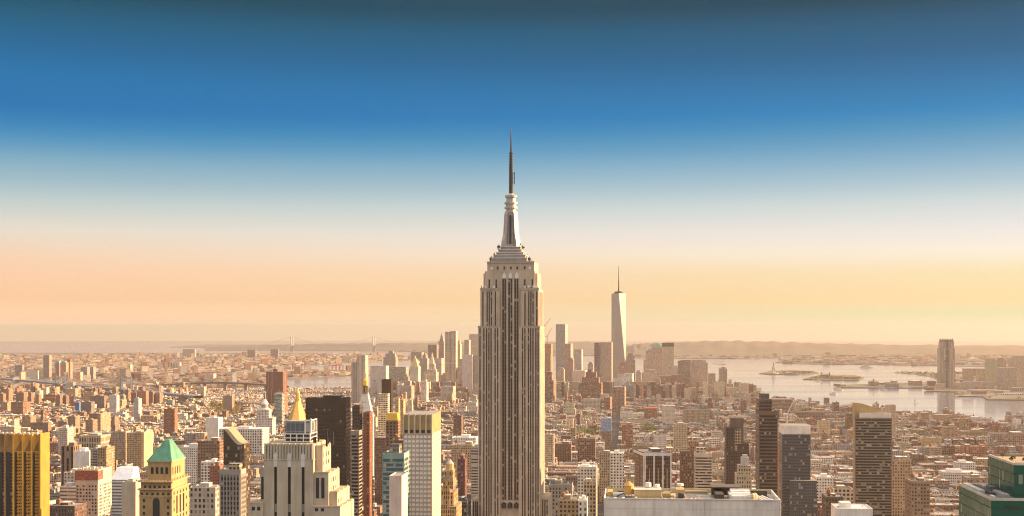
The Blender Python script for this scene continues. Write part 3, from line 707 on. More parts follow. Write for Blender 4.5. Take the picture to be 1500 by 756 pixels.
# ---- bell tower with spire (gold lantern) and its white shaft
root,gx,zz,K=loc(533,2080,5,'spire_tower','slim white marble tower with steep pyramid spire and gilded lantern','tower','gilded lantern spire',r=16)
mb=MB(); D=27; mb.box(gx(519),gx(545),0,D,0,zz(611),tint=WHITE,style=(3,3.8,.4,.5)).box(gx(518.3),gx(545.7),-.7,D+.7,zz(611),zz(608.5),tint=WHITE); mb.build('wall',FAC,root)
mb=MB(); mb.fru(rect(gx(520),gx(544.5),1,D-1),zz(608.5),rect(gx(529),gx(537),D/2-4.2,D/2+4.2),zz(577),tint=(.66,.6,.54)); mb.build('pyramid_roof',FAC,root)
for z,ps in ((598,(527,532,537)),(590,(530,534))):
    for p in ps: t=(608.5-z)/31.5; opening(root,'dormer_window',gx(p),1+t*8.6-.25,zz(z+1),zz(z-1),.9)
mb=MB(); c=gx(533); mb.box(c-4.8,c+4.8,D/2-4.8,D/2+4.8,zz(577),zz(575.5),tint=(.3,.24,.15))
for a in range(8): q_=math.pi/4*a; mb.cyl(c+3.6*math.cos(q_),D/2+3.6*math.sin(q_),.5,zz(575.5),.5,zz(566),n=5,tint=(.25,.19,.1))
mb.cyl(c,D/2,2.6,zz(575.5),2.6,zz(566),n=8,tint=(.06,.05,.04)).cyl(c,D/2,4.6,zz(566),4.4,zz(564.6),n=10,tint=(.45,.3,.1)); mb.build('belfry',FAC,root)
mb=MB(); mb.cyl(c,D/2,4.2,zz(564.6),3.8,zz(558),n=10).cyl(c,D/2,3.8,zz(558),1.4,zz(553.5),n=10).cyl(c,D/2,1.3,zz(553.5),1.2,zz(548),n=8).cyl(c,D/2,1.9,zz(548),.3,zz(545),n=8).cyl(c,D/2,.35,zz(545),.15,zz(537),n=5); mb.build('lantern',GOLD,root)

# ---- white clock-tower style cupola tower further back
root,gx,zz,K=loc(387,2900,5,'cupola_tower','white stone tower with columned belfry, domed cupola and lantern','tower','white cupola tower',r=18)
mb=MB(); D=28; mb.box(gx(374),gx(399),0,D,0,zz(614),tint=WHITE,style=(3.4,3.8,.45,.5)).box(gx(376),gx(393.5),2,D-4,zz(614),zz(600),tint=WHITE,style=(3.4,6,.45,.7)).box(gx(373.2),gx(399.8),-.8,D+.8,zz(614),zz(612),tint=PALE); mb.build('wall',FAC,root)
c=gx(385); mb=MB(); mb.cyl(c,D/2,11,zz(600),10,zz(598),n=12,tint=WHITE).cyl(c,D/2,8,zz(598),8,zz(592),n=12,tint=WHITE,style=(2.2,12,.5,.8)).cyl(c,D/2,9,zz(592),3,zz(585),n=12,tint=WHITE); mb.build('cupola',FAC,root)
mb=MB(); mb.cyl(c,D/2,2.4,zz(585),2.2,zz(580.5),n=8).cyl(c,D/2,2.4,zz(580.5),.2,zz(574),n=8); mb.build('lantern',simple('weathered_bronze',(.12,.12,.08),.5,.4),root)
# ---------------------------------------------------------------- towers of the near and middle distance
GW=(3,3.7,.5,.5)
# left foreground
T('office_tower','white gridded office tower with a rust red roof band','tower',110,144,688,1420,(.52,.44,.37),(3,3.6,.62,.55),(.03,.022,.02,.25),x2=164,win=('grid',3.5,.6,.55),lm='red banded grid tower',top=16.,tiers=(),bulk=0)
ro_=[o for o in C.objects if o.get('label','').startswith('white gridded office tower')][0]; k=1420/F; b_=ro_.location.z
mb=MB(); mb.box(-17.3*k,17.3*k,-.6,14,zat(703,1420)-b_,zat(690,1420)-b_,tint=(.30,.10,.07),style=(1.5,2.2,.3,.5)); mb.build('red_band',FAC,ro_)
for i in range(8):
  mb=MB(); mb.box(-15*k+4.3*k*i,-13*k+4.3*k*i,4+2*i%9,7+2*i%9,zat(689,1420)-b_,zat(686-i%3,1420)-b_,tint=(.6,.5,.36)); mb.build('roof_plant',FAC,ro_)
ro_,w_,d_,h_,b_=T('glass_tower','bronze glass tower with a concave swooping roof screen','tower',327,352,652,1300,BRONZE,(2,3.6,.85,.8),(.05,.04,.025,.12),x2=367,lm='swooping bronze glass tower',bulk=0,roof=R_TAR)
mb=MB(); n=10; k=1300/F
for i in range(n):
    f=lambda t:zat(629+ (652-629)*math.sin(t*math.pi/2)**1.4,1300)-b_
    a,b=i/n,(i+1)/n; mb.fru(rect(-w_/2+w_*a,-w_/2+w_*b,0,d_*.98),h_-.5,rect(-w_/2+w_*a,-w_/2+w_*b,0,d_*.98),1,cap=False) if False else None
    x0_,x1_=-w_/2+w_*a,-w_/2+w_*b
    mb.face([(x0_,.02,h_-.5),(x1_,.02,h_-.5),(x1_,.02,f(b)),(x0_,.02,f(a))],tint=BRONZE,style=(2,3.6,.85,.8),glass=(.06,.05,.03,.1))
    mb.face([(x0_,d_-.1,h_-.5),(x0_,d_-.1,f(a)),(x1_,d_-.1,f(b)),(x1_,d_-.1,h_-.5)],tint=BRONZE)
    mb.face([(x0_,.02,f(a)),(x1_,.02,f(b)),(x1_,d_-.1,f(b)),(x0_,d_-.1,f(a))],tint=(.3,.24,.16))
mb.face([(-w_/2,d_-.1,h_-.5),(-w_/2,.02,h_-.5),(-w_/2,.02,f(0)),(-w_/2,d_-.1,f(0))],tint=BRONZE)
mb.build('roof_screen',FAC,ro_)
T('office_tower','grey tower with slender pale piers and dark glass, below the swooping roof','tower',321,353,688,1000,(.33,.3,.27),(3,3.7,.6,.55),GLK,x2=361,win=('strip',2.6,.62,(.2,.19,.18)),top=4,tiers=((333,349,680,.2,.8,(.4,.3,.2)),))
T('office_slab','broad bronze black office slab with fine window rows','tower',447,507,583,1300,(.07,.045,.03),(1.5,3.7,.8,.5),(.06,.038,.022,.05),x2=514,win=('band',.55,1.6),lm='bronze black slab',top=9,roof=R_TAR)
T('apartment_tower','slim dark tower with a gold lit edge, left half of a pair','tower',516,527,594,1250,(.10,.07,.055),(2.5,3.3,.5,.6),GLK,x2=531,lm='slim paired towers',bulk=0)
T('apartment_tower','lower dark tower of pale floor slabs wrapping the slim paired towers','tower',514,526,631,1235,(.30,.24,.2),(3,3.3,.9,.6),GLK,dep=14,win=('band',.6,2.),bulk=0)
T('apartment_tower','slim rust brick tower with blank front, right half of a pair','tower',532,541.5,604,1250,(.21,.09,.055),(9,3.3,.12,.5),GL,x2=546,bulk=0)
T('office_tower','white tower with a grid of bright windows under a tan pleated crown','tower',590,633,634,1050,(.50,.38,.26),(3,3.6,.75,.5),(.78,.83,.88,0),x2=646,win=('grid',3.0,.74,.6),lm='white gridded tower',top=1.2,  # pale sky reflection painted into the window glass colour
  tiers=((590,633,607.5,0,1,(.34,.25,.12),NOWIN),))
k=1050/F
ro_=[o for o in C.objects if o.get('label','').startswith('white tower with a grid')][0]
mb=MB(); 
for i in range(6):
    xa=(590+8.4*i-611.5)*k; mb.box(xa-.35 if i else xa,xa+.95,-.8,-.02,zat(636,1050)-ro_.location.z,zat(606.5,1050)-ro_.location.z,tint=(.60,.49,.34))
mb.build('crown_fin',FAC,ro_)
mb=MB()
for i in range(5):
    xa=(590+8.4*i-611.5)*k+.95; mb.box(xa+.1,xa+3.2,-.1,-.02,zat(634,1050)-ro_.location.z,zat(629.8,1050)-ro_.location.z)
mb.build('dark_opening',GLASSB,ro_)
T('apartment_tower','teal glass tower with pale floor slabs beside the white gridded tower','tower',560,592,664,980,(.22,.34,.33),(2.4,3.4,.75,.62),(.06,.12,.13,.3),dep=24,win=('band',.66,2.4),roof=R_TAR,tiers=((569,583,652,.2,.7,(.3,.22,.15)),))
T('office_block','blank pale rendered tower wall below the teal glass tower','tower',570,588.5,697,930,(.62,.52,.46),NOWIN,dep=25,bulk=0)
T('mansard_tower','slim brick tower under a bright yellow mansard roof','tower',565,583,616,1500,(.25,.15,.1),(4,3.5,.5,.6),GL,dep=16,bulk=0,lm='yellow mansard tower',tank=0)
ro_=C.objects[-1]
root=[o for o in C.objects if o.get('label','').startswith('slim brick tower under')][0]; k=1500/F; hh=zat(616,1500)-root.location.z
mb=MB(); mb.fru(rect(-7,7,0,16),hh+.05,rect(-5.6,5.6,2,14),zat(605.5,1500)-root.location.z); mb.build('mansard_roof',simple('yellow_roof',(.75,.45,.06),.5),root)
T('brick_tower','wide brown brick tower behind the teal glass tower','tower',549,571,641,1700,BROWN,(2.6,3.4,.45,.5),dep=30,bulk=0)
T('brick_tower','brown brick tower with rooftop machinery between yellow mansard and white grid','tower',571,592,645,1420,BROWN,(2.6,3.4,.45,.5),dep=26,tank=2)
T('apartment_tower','narrow black glass tower with gold reflections','tower',559,573,556,2300,(.025,.018,.014),(2,3.4,.85,.8),(.05,.035,.02,.03),x2=576,lm='narrow black glass tower',bulk=0,roof=R_TAR)
T('apartment_tower','cream striped tower in front of the narrow black glass tower','tower',554,568,577,2100,(.60,.52,.40),(4,3.4,.8,.5),GL,x2=571,bulk=0)
T('apartment_tower','yellow lit concrete slab right of the narrow black tower','tower',579,584,583,2450,(.5,.36,.2),(3,3.2,.4,.5),x2=586,bulk=0)
T('apartment_tower','taller twin of the yellow lit slab, with three pale ribs','tower',586.5,591,585,2500,(.5,.36,.2),(3,3.2,.4,.5),x2=594,bulk=0)
T('art_deco_tower','stepped art deco brick tower with lit ribs and small pointed cap','tower',646,659,716,1000,(.42,.26,.12),(1.7,3.5,.5,.7),GL,dep=24,lm='stepped art deco tower',bulk=0,
  tiers=((646,664,722,.1,1.2),(648,663,703,.15,.9),(650,662,690,.2,.8),(646,669,742,-.05,1.3)))
root=[o for o in C.objects if o.get('label','').startswith('stepped art deco')][0]; k=1000/F; b_=root.location.z
mb=MB(); mb.cyl((656-652.5)*k,12,3.,zat(690,1000)-b_,3,zat(681,1000)-b_,n=8,tint=(.5,.32,.15)).cyl((656-652.5)*k,12,3,zat(681,1000)-b_,0,zat(674.5,1000)-b_,n=8,cap=False,tint=(.5,.45,.4)); mb.build('pointed_cap',FAC,root)
# left background of the near city
for a in [
 ('office_block','brown block with dark vertical window slots beside a white box','building',89,108,653,1720,(.24,.16,.11),(6,9,.45,.95),GLK,26,'slotted brown block'),
 ('office_block','blank white box building beside the slotted brown block','building',108,131.5,661,1640,(.74,.7,.68),NOWIN,GL,24,None),
 ('apartment_block','narrow grey and tan apartment block right of the blank white box','building',132,144,657,1600,(.36,.33,.3),(3,3.3,.8,.5),GL,20,None),
 ('apartment_block','tan apartment block with lit right side and slim piers, over the red band','building',143,156,656,1590,(.36,.25,.15),(3,3.3,.4,.6),GL,26,None),
 ('civic_building','tan columned building with broad cornice and row of arches','building',115,148,638,2060,(.42,.34,.25),(4,9,.5,.7),GL,40,'columned tan building'),
 ('apartment_block','pale stepped apartment block above the slotted brown block','building',85,99,627,2300,PALE,(3,3.4,.5,.5),GL,26,None),
 ('office_block','white banded low office block left of the red banded tower','building',87,111,713,1420,WHITE,(9,4,.96,.45),(.12,.14,.17,.1),28,None),
 ('office_block','whitish flat fronted block with few windows behind the red banded tower','building',93,111,692,1520,PALE,(4,4,.4,.5),GL,25,None),
 ('brick_building','long low dark brick warehouse at the foot of the gold tower','building',72,110,741,1330,(.14,.09,.075),(3,4,.4,.5),GL,30,None),
 ('stone_building','small stone building with a pale green hipped top beside the blue banded one','building',178,199,706,1370,(.5,.43,.33),NOWIN,GL,22,None),
 ('apartment_slab','tan slab with punched windows left of the lit twin slab','building',185,208,634,2100,(.4,.30,.19),(2.6,3.2,.5,.5),GL,None,None),
 ('apartment_slab','wide tan apartment slab with fine window grid','building',163,184.5,632,2160,(.45,.34,.24),(2.4,3.1,.5,.5),GL,None,'wide tan slab'),
 ('brick_building','square brown brick building with deep window grid and lit side','building',289,322,646,1800,(.24,.15,.10),(3.8,4.2,.5,.5),GL,34,'square brown block'),
 ('stone_building','grey stone block with a row of arched windows right of the green pyramid','building',277,316,714,1430,(.42,.39,.34),(4.6,6,.5,.6),GL,30,None),
 ('office_block','white block with wide windows beneath the square brown block','building',294,318,677,1640,WHITE,(4,3.6,.6,.6),GL,26,None),
 ('brick_building','red brick walk up right of the white block','building',307,322,682,1560,RED,(3,3.6,.4,.45),GL,22,None),
 ('apartment_block','white stepped block behind the green pyramid roof','building',262,289,655,1900,WHITE,(3,3.4,.45,.5),GL,30,None),
 ('department_store','very wide white building with regular window rows and cornice','building',320,385,628,2300,(.70,.64,.58),(4.2,4.6,.5,.62),GL,45,'wide white store'),
 ('apartment_tower','grey green glass tower behind the white cupola','tower',401,413,577,3350,(.32,.36,.33),(3,3.5,.85,.6),(.06,.09,.09,.2),26,None),
 ('office_block','pale low white box among the roofs left of the yellow trees','building',301,320,612,2700,WHITE,NOWIN,GL,30,None),
 ('apartment_block','rust brick slab standing among low roofs left of the yellow trees','building',240,256,599,2950,(.3,.15,.09),(2.6,3.1,.4,.5),GL,20,None),
]:
    nm,lb,ct,x0,x1,yt,Y,wc,st,gl,dp,lm=a; T(nm,lb,ct,x0,x1,yt,Y,wc,st,gl,dep=dp,lm=lm,tank=1 if 'brick' in nm else 0,roof=R_PALE if wc[0]>.55 else R_GREY)
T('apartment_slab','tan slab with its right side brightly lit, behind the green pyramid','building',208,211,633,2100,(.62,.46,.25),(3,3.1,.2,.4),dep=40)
# the blue banded sloped building
root,gx,zz,K=loc(177,1500,5,'banded_building','white building with blue glass bands and a sloping white roof','building','blue banded building',r=20)
mb=MB(); x0,x1=gx(162),gx(192)
mb.box(x0,x1,0,28,0,zz(703),tint=WHITE,style=(9,3.6,1,.45),glass=(.10,.17,.26,0),top=R_PALE); mb.build('wall',FAC,root)
mb=MB(); mb.fru(rect(x0,x1,0,28),zz(703)+.02,rect(x0+1,x1-2,16,28),zz(687),tint=(.62,.68,.76)); mb.build('sloped_roof',FAC,root)
# central gap by the skyscraper
for a in [
 ('office_block','tan brick loft block with rows of small windows left of the skyscraper','building',661,692,652,1900,(.42,.3,.2),(2.6,3.6,.5,.5),GL,40,None),
 ('office_block','white painted block with a fine window grid close left of the skyscraper','building',662,697,641,2150,(.72,.69,.66),(2.8,3.6,.5,.55),GL,36,None),
 ('brick_building','dark maroon brick block between tan lofts left of the skyscraper','building',670,681,672,1750,(.14,.06,.06),(4,3.6,.4,.5),GL,22,None),
 ('office_block','grey tower of ribbon windows partly behind the skyscraper','building',690,706,655,1700,(.38,.35,.33),(9,3.6,.95,.45),GL,26,None),
 ('office_block','dark grey flat roofed block with glass front at the skyscraper foot','building',668,684,735,1250,(.10,.10,.11),(2.5,3.6,.8,.8),GLK,34,None),
 ('brick_building','brown brick block with lit right edge above the art deco tower','building',664,676,609,2500,(.2,.13,.09),(3,3.4,.4,.5),GL,24,None),
 ('civic_building','grey building with dark green cornice right of the skyscraper foot','building',804,838,710,1450,(.33,.31,.28),(3.4,4.2,.5,.6),GL,36,'green cornice building'),
 ('brick_building','tan brick block with tarred roof and black rooftop shed','building',819,847,733,1180,(.34,.24,.13),(3.6,4,.5,.55),GL,28,None),
 ('office_block','narrow white block with arched windows beside the tan shed block','building',847,860,733,1180,WHITE,(4.2,5,.4,.5),GL,28,None),
 ('office_block','white loft building with six columns of windows','building',846,874,684,1560,(.70,.64,.55),(3.6,3.8,.5,.5),GL,30,'six column white loft'),
 ('office_block','narrow cream tower with open black topped roof','building',855,873,705,1330,(.5,.4,.26),(3,4,.6,.6),GL,20,None),
 ('brick_building','low brick block with large tarred roof right of the skyscraper','building',812,836,650,2350,(.26,.15,.1),(3,3.6,.4,.5),GL,40,None),
 ('apartment_block','cream corner block close against the skyscraper right edge','building',796,811,637,2150,(.5,.40,.28),(3,3.5,.5,.5),GL,26,None),
 ('apartment_tower','narrow brick block topped with bright blue glass','building',881,895.5,613,2700,(.32,.22,.15),(2.6,3.4,.45,.5),GL,22,'blue topped block'),
 ('office_block','tan block with decorated tower top and twin bays','building',878,901,663,1880,(.40,.31,.21),(2.8,3.7,.5,.6),GL,28,None),
 ('office_block','white block with wide bays behind the white columned box','building',894,914,664,1800,(.72,.66,.58),(4,4,.55,.55),GL,28,None),
 ('brick_building','wide plain red brown brick block with flat roof by the pale green lawn','building',846,872,643,2330,(.28,.16,.11),(4,3.8,.6,.6),GL,34,None),
 ('apartment_block','rust orange striped twin block right of the blue topped block','building',911,927,622,2600,(.38,.2,.12),(4,3.3,.5,.6),GL,24,None),
 ('apartment_block','cream tall block with bright lit crown by the round lawn','building',987,1007,621,2500,(.52,.42,.28),(3,3.4,.4,.5),GL,30,'cream crowned block'),
]:
    nm,lb,ct,x0,x1,yt,Y,wc,st,gl,dp,lm=a; T(nm,lb,ct,x0,x1,yt,Y,wc,st,gl,dep=dp,lm=lm,tank=2 if 'brick' in nm else (1 if rs.random()<.5 else 0),roof=R_PALE if wc[0]>.6 else (R_TAR if rs.random()<.4 else R_GREY))
root=[o for o in C.objects if o.get('label','').startswith('narrow brick block topped')][0]; k=2700/F
mb=MB(); mb.box(-7.4*k,7.4*k,-.4,22.4,zat(632,2700)-root.location.z,zat(612.5,2700)-root.location.z,tint=(.35,.42,.55),style=(2.6,3.2,.8,.7),glass=(.16,.25,.42,.25)); mb.build('blue_glass_top',FAC,root)
# white cornered box
root_,w_,d_,h_,b_=T('office_block','boxy tower with white corner piers, brown glass and blank brown side','tower',943,983,663,1300,(.16,.09,.06),(1.9,3.6,.75,.75),(.05,.03,.02,.06),dep=44,rot=-7,lm='white cornered box',bulk=1,sides='FL')
mb=MB(); k=1300/F
for u in (0,.04,.37,.70,1):
    x=-w_/2+w_*u; mb.box(x-.7,x+.7,-.7,.4,0,h_-3.2,tint=WHITE)
for u in (.2,.53,.86): mb.box(-w_/2+w_*u-.35,-w_/2+w_*u+.35,-.45,-.02,0,h_-16,tint=(.5,.32,.16))
for v in (.02,.5): mb.box(-w_/2-.5,-w_/2+.2,d_*v,d_*v+.9,0,h_-3,tint=(.3,.2,.15))
mb.box(-w_/2-.8,w_/2+.8,-.8,d_+.8,h_-3.2,h_-.6,tint=WHITE,faces='FBLRD'); mb.box(-w_/2-.8,w_/2+.8,-.8,0,h_-.6,h_-.3,tint=WHITE)
mb.build('white_pier',FAC,root_)
mb=MB(); mb.box(-w_/2-.02,-w_/2-.45,3,d_*.48,0,1); 
T('brick_tower','dark brown brick tower with an orange brick roof house','tower',997,1017,661,1500,(.20,.12,.08),(2.3,3.2,.5,.5),GL,dep=22,win=('grid',2.3,.5,.5),lm='dark brick tower',bulk=0,tiers=((1012,1024,647,.2,.8,(.38,.2,.1)),))
T('apartment_tower','pale balconied apartment tower beside the dark brick tower','tower',1018,1043,664,1450,(.60,.50,.40),(4,3.2,.75,.5),GL,dep=20,win=('band',.5,2.6),bulk=0,tiers=((1020,1034,657,.2,.9),))
# right of centre
rt,w_,d_,h_,b_=T('apartment_tower','dark brown shouldered tower with a paler window panel','tower',1064,1097,660,1500,(.085,.062,.05),(2.6,3.3,.4,.45),GLK,dep=30,rot=5,lm='dark shouldered tower',bulk=0,
  tiers=((1064,1080,627,.05,.9),(1071,1089.5,613,.1,.8,(.15,.11,.085),NOWIN),(1080,1097,650,.02,.9)),roof=R_TAR)
mb=MB(); k=1500/F; mb.box((1076.5-1080.5)*k,(1086-1080.5)*k,.9,1.4,zat(664,1500)-b_,zat(629,1500)-b_,tint=(.42,.32,.23),style=(3.,3.3,.6,.55),glass=GLK); mb.build('window_panel',FAC,rt)
T('art_deco_tower','small cream stepped tower with wedding cake top before the dark shouldered tower','tower',1079,1101,695,1100,(.52,.40,.26),(2,3.4,.45,.55),GL,dep=20,bulk=0,lm='cream wedding cake tower',tiers=((1082,1100,683,.1,.9),(1087,1098,671,.2,.7,PALE,NOWIN),(1089,1096,667.5,.3,.6,PALE,NOWIN)))
T('apartment_tower','tall dark brown slab with pale floor lines and notched top','tower',1112,1139,602,1300,(.17,.115,.085),(3,3.35,.85,.6),(.03,.02,.017,.08),x2=1107,win=('band',.62,2.2),lm='notched brown slab',bulk=0,sides='FL',
  tiers=((1112,1131,585,.05,.95,(.17,.115,.085),(3,3.35,.85,.6)),(1116,1128,577,.2,.8,(.13,.1,.085),NOWIN),(1112,1119,590,.01,.3)))
T('apartment_tower','slim tower wrapped in orange red netting behind the notched brown slab','tower',1137,1147,645,1700,(.62,.20,.10),(3,3.4,.5,.4),GL,dep=20,bulk=0,lm='orange netted tower')
T('glass_tower','dark glass tower with a blank white top band','tower',1146,1187,636,1500,(.12,.125,.13),(2.0,3.4,.82,.75),(.06,.07,.085,.14),dep=34,win=('band',.7,2.2),lm='white topped glass tower',top=.5,bulk=0,
  tiers=((1146,1187,623.5,0,1,(.78,.73,.68),NOWIN),(1156,1195,703,-.22,.7,(.12,.125,.13),(2.4,3.4,.8,.72))))
rt,w_,d_,h_,b_=T('apartment_tower','wide dark apartment slab with pale floor edges and sloping curved top','tower',1253,1306,612,1420,(.26,.21,.155),(3,3.0,.85,.6),(.028,.024,.02,.16),x2=1250,win=('band',.6,2.8),lm='curved top slab',bulk=0,top=.4,sides='FLR',roof=R_TAN)
k=1420/F; gx=lambda p:(p-1279.5)*k; zz=lambda p:zat(p,1420)-b_; mb=MB(); n=10; SB=(.47,.35,.17)
crv=lambda t:zz(590+15*t**1.7)
for i in range(n):
    a,b=i/n,(i+1)/n; xa,xb=gx(1251+46*a),gx(1251+46*b); 
    mb.face([(xa,4,h_-1),(xb,4,h_-1),(xb,4,crv(b)),(xa,4,crv(a))],tint=SB); mb.face([(xa,4,crv(a)),(xb,4,crv(b)),(xb,8,crv(b)),(xa,8,crv(a))],tint=SB); mb.face([(xb,8,h_-1),(xa,8,h_-1),(xa,8,crv(a)),(xb,8,crv(b))],tint=SB)
mb.face([(gx(1251),8,h_-1),(gx(1251),4,h_-1),(gx(1251),4,crv(0)),(gx(1251),8,crv(0))],tint=SB); mb.face([(gx(1297),4,h_-1),(gx(1297),8,h_-1),(gx(1297),8,crv(1)),(gx(1297),4,crv(1))],tint=SB)
mb.build('curved_screen',FAC,rt)
mb=MB(); mb.box(gx(1259),gx(1305),.2,3.2,h_+.02,zz(605),tint=(.70,.63,.55)); mb.build('pale_band',FAC,rt)
mb=MB(); mb.box(gx(1250.6),gx(1253)-.02,-.6,3.,0,zz(592),tint=(.45,.3,.18)); mb.build('corner_pier',FAC,rt)
for a in [
 ('office_block','brown penthouse block with tan grid front, right of the curved top slab','building',1307,1335,673,1550,(.42,.29,.18),(3,3.6,.5,.5),GL,34,None),
 ('brick_building','tan and brown brick block with tarred top and corner piers','building',1335,1362,705,1330,(.30,.2,.13),(3,3.6,.5,.5),GL,30,None),
 ('office_block','low white box roof at the foot of the curved top slab','building',1226,1278,745,1060,(.72,.68,.64),NOWIN,GL,30,None),
 ('brick_building','dark brick block with red coping left of the curved top slab','building',1210,1235,728,1210,(.14,.085,.06),(2.6,3.6,.5,.5),GL,26,None),
 ('office_block','white loft block left of the curved top slab','building',1196,1222,699,1700,(.70,.65,.58),(3.4,3.8,.5,.5),GL,28,None),
 ('office_block','pale framed loft with large dark openings beside the white loft','building',1222,1249,716,1500,(.6,.5,.4),(4.5,4.5,.6,.55),GL,28,None),
 ('apartment_tower','beige slab standing behind the curved top slab','tower',1299,1312,593.5,2800,(.52,.40,.27),(3,3.1,.3,.4),GL,20,'beige slab'),
 ('warehouse','huge tan warehouse with long window rows near the river','building',1456,1512,636,2600,(.40,.27,.19),(4,4.4,.55,.5),GL,60,'huge tan warehouse'),
 ('apartment_slab','tall tan rounded slab apartment block near the river','building',1383,1402,625,2700,(.42,.29,.2),(2.6,3,.45,.45),GL,18,'tall tan slab'),
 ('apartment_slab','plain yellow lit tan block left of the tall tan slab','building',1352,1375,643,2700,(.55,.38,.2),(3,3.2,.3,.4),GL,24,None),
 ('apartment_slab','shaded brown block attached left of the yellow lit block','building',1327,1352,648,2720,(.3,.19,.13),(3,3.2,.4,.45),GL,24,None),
 ('brick_building','red brick block with white grid of window frames','building',1413,1439,654,2350,(.36,.17,.11),(3.6,3.8,.55,.5),GL,28,'white gridded brick'),
 ('apartment_block','stepped brick apartment block by the river with turret tops','building',1370,1392,608,3350,(.42,.28,.18),(2.6,3.2,.4,.45),GL,30,'turreted brick blocks'),
 ('apartment_block','slimmer turreted brick apartment block at the river edge','building',1350,1361,605,3400,(.45,.30,.19),(2.6,3.2,.4,.45),GL,26,None),
 ('apartment_tower','white tower pair member with flat roof near the river','tower',1424,1434,611,3420,WHITE,(3,3.2,.4,.4),GL,20,None),
 ('apartment_tower','grey white narrow tower beside the white riverside tower','tower',1415,1422,613,3440,(.5,.48,.46),(3,3.2,.4,.4),GL,18,None),
 ('apartment_tower','pink white riverside tower, rightmost of the white trio','tower',1436,1450,613,3400,(.6,.5,.45),(3,3.2,.4,.4),GL,20,None),
 ('apartment_block','broad brick apartment complex with stepped roofs before the river','building',1409,1440,632,2950,(.40,.27,.18),(3,3.2,.4,.45),GL,36,None),
 ('brick_building','long brick mill with pale cornice below the tall tan slab','building',1350,1400,681,2250,(.34,.2,.14),(3.6,4.4,.5,.55),GL,40,'long brick mill'),
 ('office_block','long white two storey loft row beside the long brick mill','building',1403,1429,678,2150,(.68,.62,.56),(3.4,4,.5,.5),GL,30,None),
 ('office_block','white loft with ribbon windows in front of the long brick mill','building',1383,1437,692,2000,(.70,.64,.58),(3.2,4.2,.55,.45),GL,34,None),
 ('brick_building','brown brick block with roof sheds in front of the white lofts','building',1417,1448,700,1800,(.33,.22,.15),(4,4,.55,.5),GL,30,None),
 ('office_block','wide stepped brown office block on the river bank behind the notched slab','building',1131,1161,585,3700,(.38,.26,.18),(9,3.8,.95,.4),GL,40,'stepped riverbank block'),
 ('brick_building','long brick warehouse by the water right of the stepped riverbank block','building',1166,1208,604,3500,(.36,.22,.15),(4,4.2,.5,.5),GL,40,None),
 ('apartment_block','cream art deco block with lit shoulders above the white topped glass tower','building',1199,1216,617,2900,(.56,.44,.28),(3,3.4,.4,.45),GL,26,None),
 ('office_block','long striped cream office block above the round lawn','building',1001,1040,601,3300,(.46,.35,.24),(3,3.8,.5,.6),GL,40,'striped cream block'),
 ('apartment_block','white slab with grey side left of the striped cream block','building',970,989,594,3400,(.62,.54,.45),(3,3.3,.4,.45),GL,24,None),
 ('office_block','dark brown warehouse with bright red roof','building',944,962,598,3500,(.3,.16,.1),(3,3.6,.5,.5),GL,34,None),
]:
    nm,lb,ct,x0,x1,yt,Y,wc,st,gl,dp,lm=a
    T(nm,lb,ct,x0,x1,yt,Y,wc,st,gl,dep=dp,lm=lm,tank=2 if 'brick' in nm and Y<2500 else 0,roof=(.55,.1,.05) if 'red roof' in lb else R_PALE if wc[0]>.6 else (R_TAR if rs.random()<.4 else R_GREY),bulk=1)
# green glass pair at the right edge
root,gx,zz,K=loc(1495,500,5,'glass_office_building','dark green glass office block with roof plant, stepping up to a taller block','building','green glass office',r=40)
GG=(.03,.17,.12); Gs=dict(tint=(.015,.06,.045),style=(1.6,4,.94,.92),glass=(.008,.10,.068,.05))
x0=gx(1453); D1=49.
mb=MB(); mb.box(x0,x0+62,0,D1,0,zz(730)-1,top=R_GREY,**Gs)
q=.35
for b in ((x0,x0+62,0,q),(x0,x0+62,D1-q,D1),(x0,x0+q,q,D1-q)): mb.box(*b,zz(730)-1,zz(730),tint=(.55,.5,.42))
mb.box(gx(1490)+1.5,x0+62,9,46,zz(730)-1,zz(689)+1,top=R_TAN,**Gs)
xb=gx(1490)+1.5
GRN=FAC.copy(); GRN.name='green_glass_facade'; GRN.node_tree.nodes['Principled BSDF'].inputs['Specular IOR Level'].default_value=.1
mb.build('glass_wall',GRN,root)
mb=MB(); mb.box(xb,x0+62,9,9.4,zz(689)+1.02,zz(689)+1.9,tint=(.6,.52,.42)).box(xb,xb+.4,9.4,46,zz(689)+1.02,zz(689)+1.9,tint=(.6,.52,.42)).box(xb,x0+62,45.6,46,zz(689)+1.02,zz(689)+1.9,tint=(.3,.26,.2)); mb.build('parapet',FAC,root)
ro=MB(); ro.box(x0+.5,xb-.3,.5,D1-.5,zz(730)-.98,zz(730)-.7,tint=(.13,.13,.14)); ro=ro.build('roof',FAC,root)
for (a,b,c,d,h,t) in ((.8,3,20,46,1.2,(.5,.48,.45)),(3.6,5.4,14,44,.9,(.05,.05,.05)),(5.8,8.2,5,20,1.5,(.3,.3,.31)),(1.5,2.6,3,8,1.,(.6,.57,.5)),(6,8,24,30,2.2,(.12,.12,.13)),(6.2,8,34,42,1.4,(.45,.43,.4))):
    mb=MB(); mb.box(x0+a,x0+b,c,d,zz(730)-.7,zz(730)-.7+h,tint=t); mb.build('roof_plant',FAC,ro)
mb=MB()
for i in range(5): mb.box(x0+6.6+.02,x0+6.8,6+2.6*i,6.2+2.6*i,zz(730),zz(730)+3)
mb.build('roof_railing',DARKSTEEL,ro)
for i in range(4): mb=MB(); mb.box(x0+5+9*i,x0+11+9*i,-.12,-.02,zz(746),zz(741.5),tint=(.012,.03,.025)); mb.build('window',GLASSB,root)
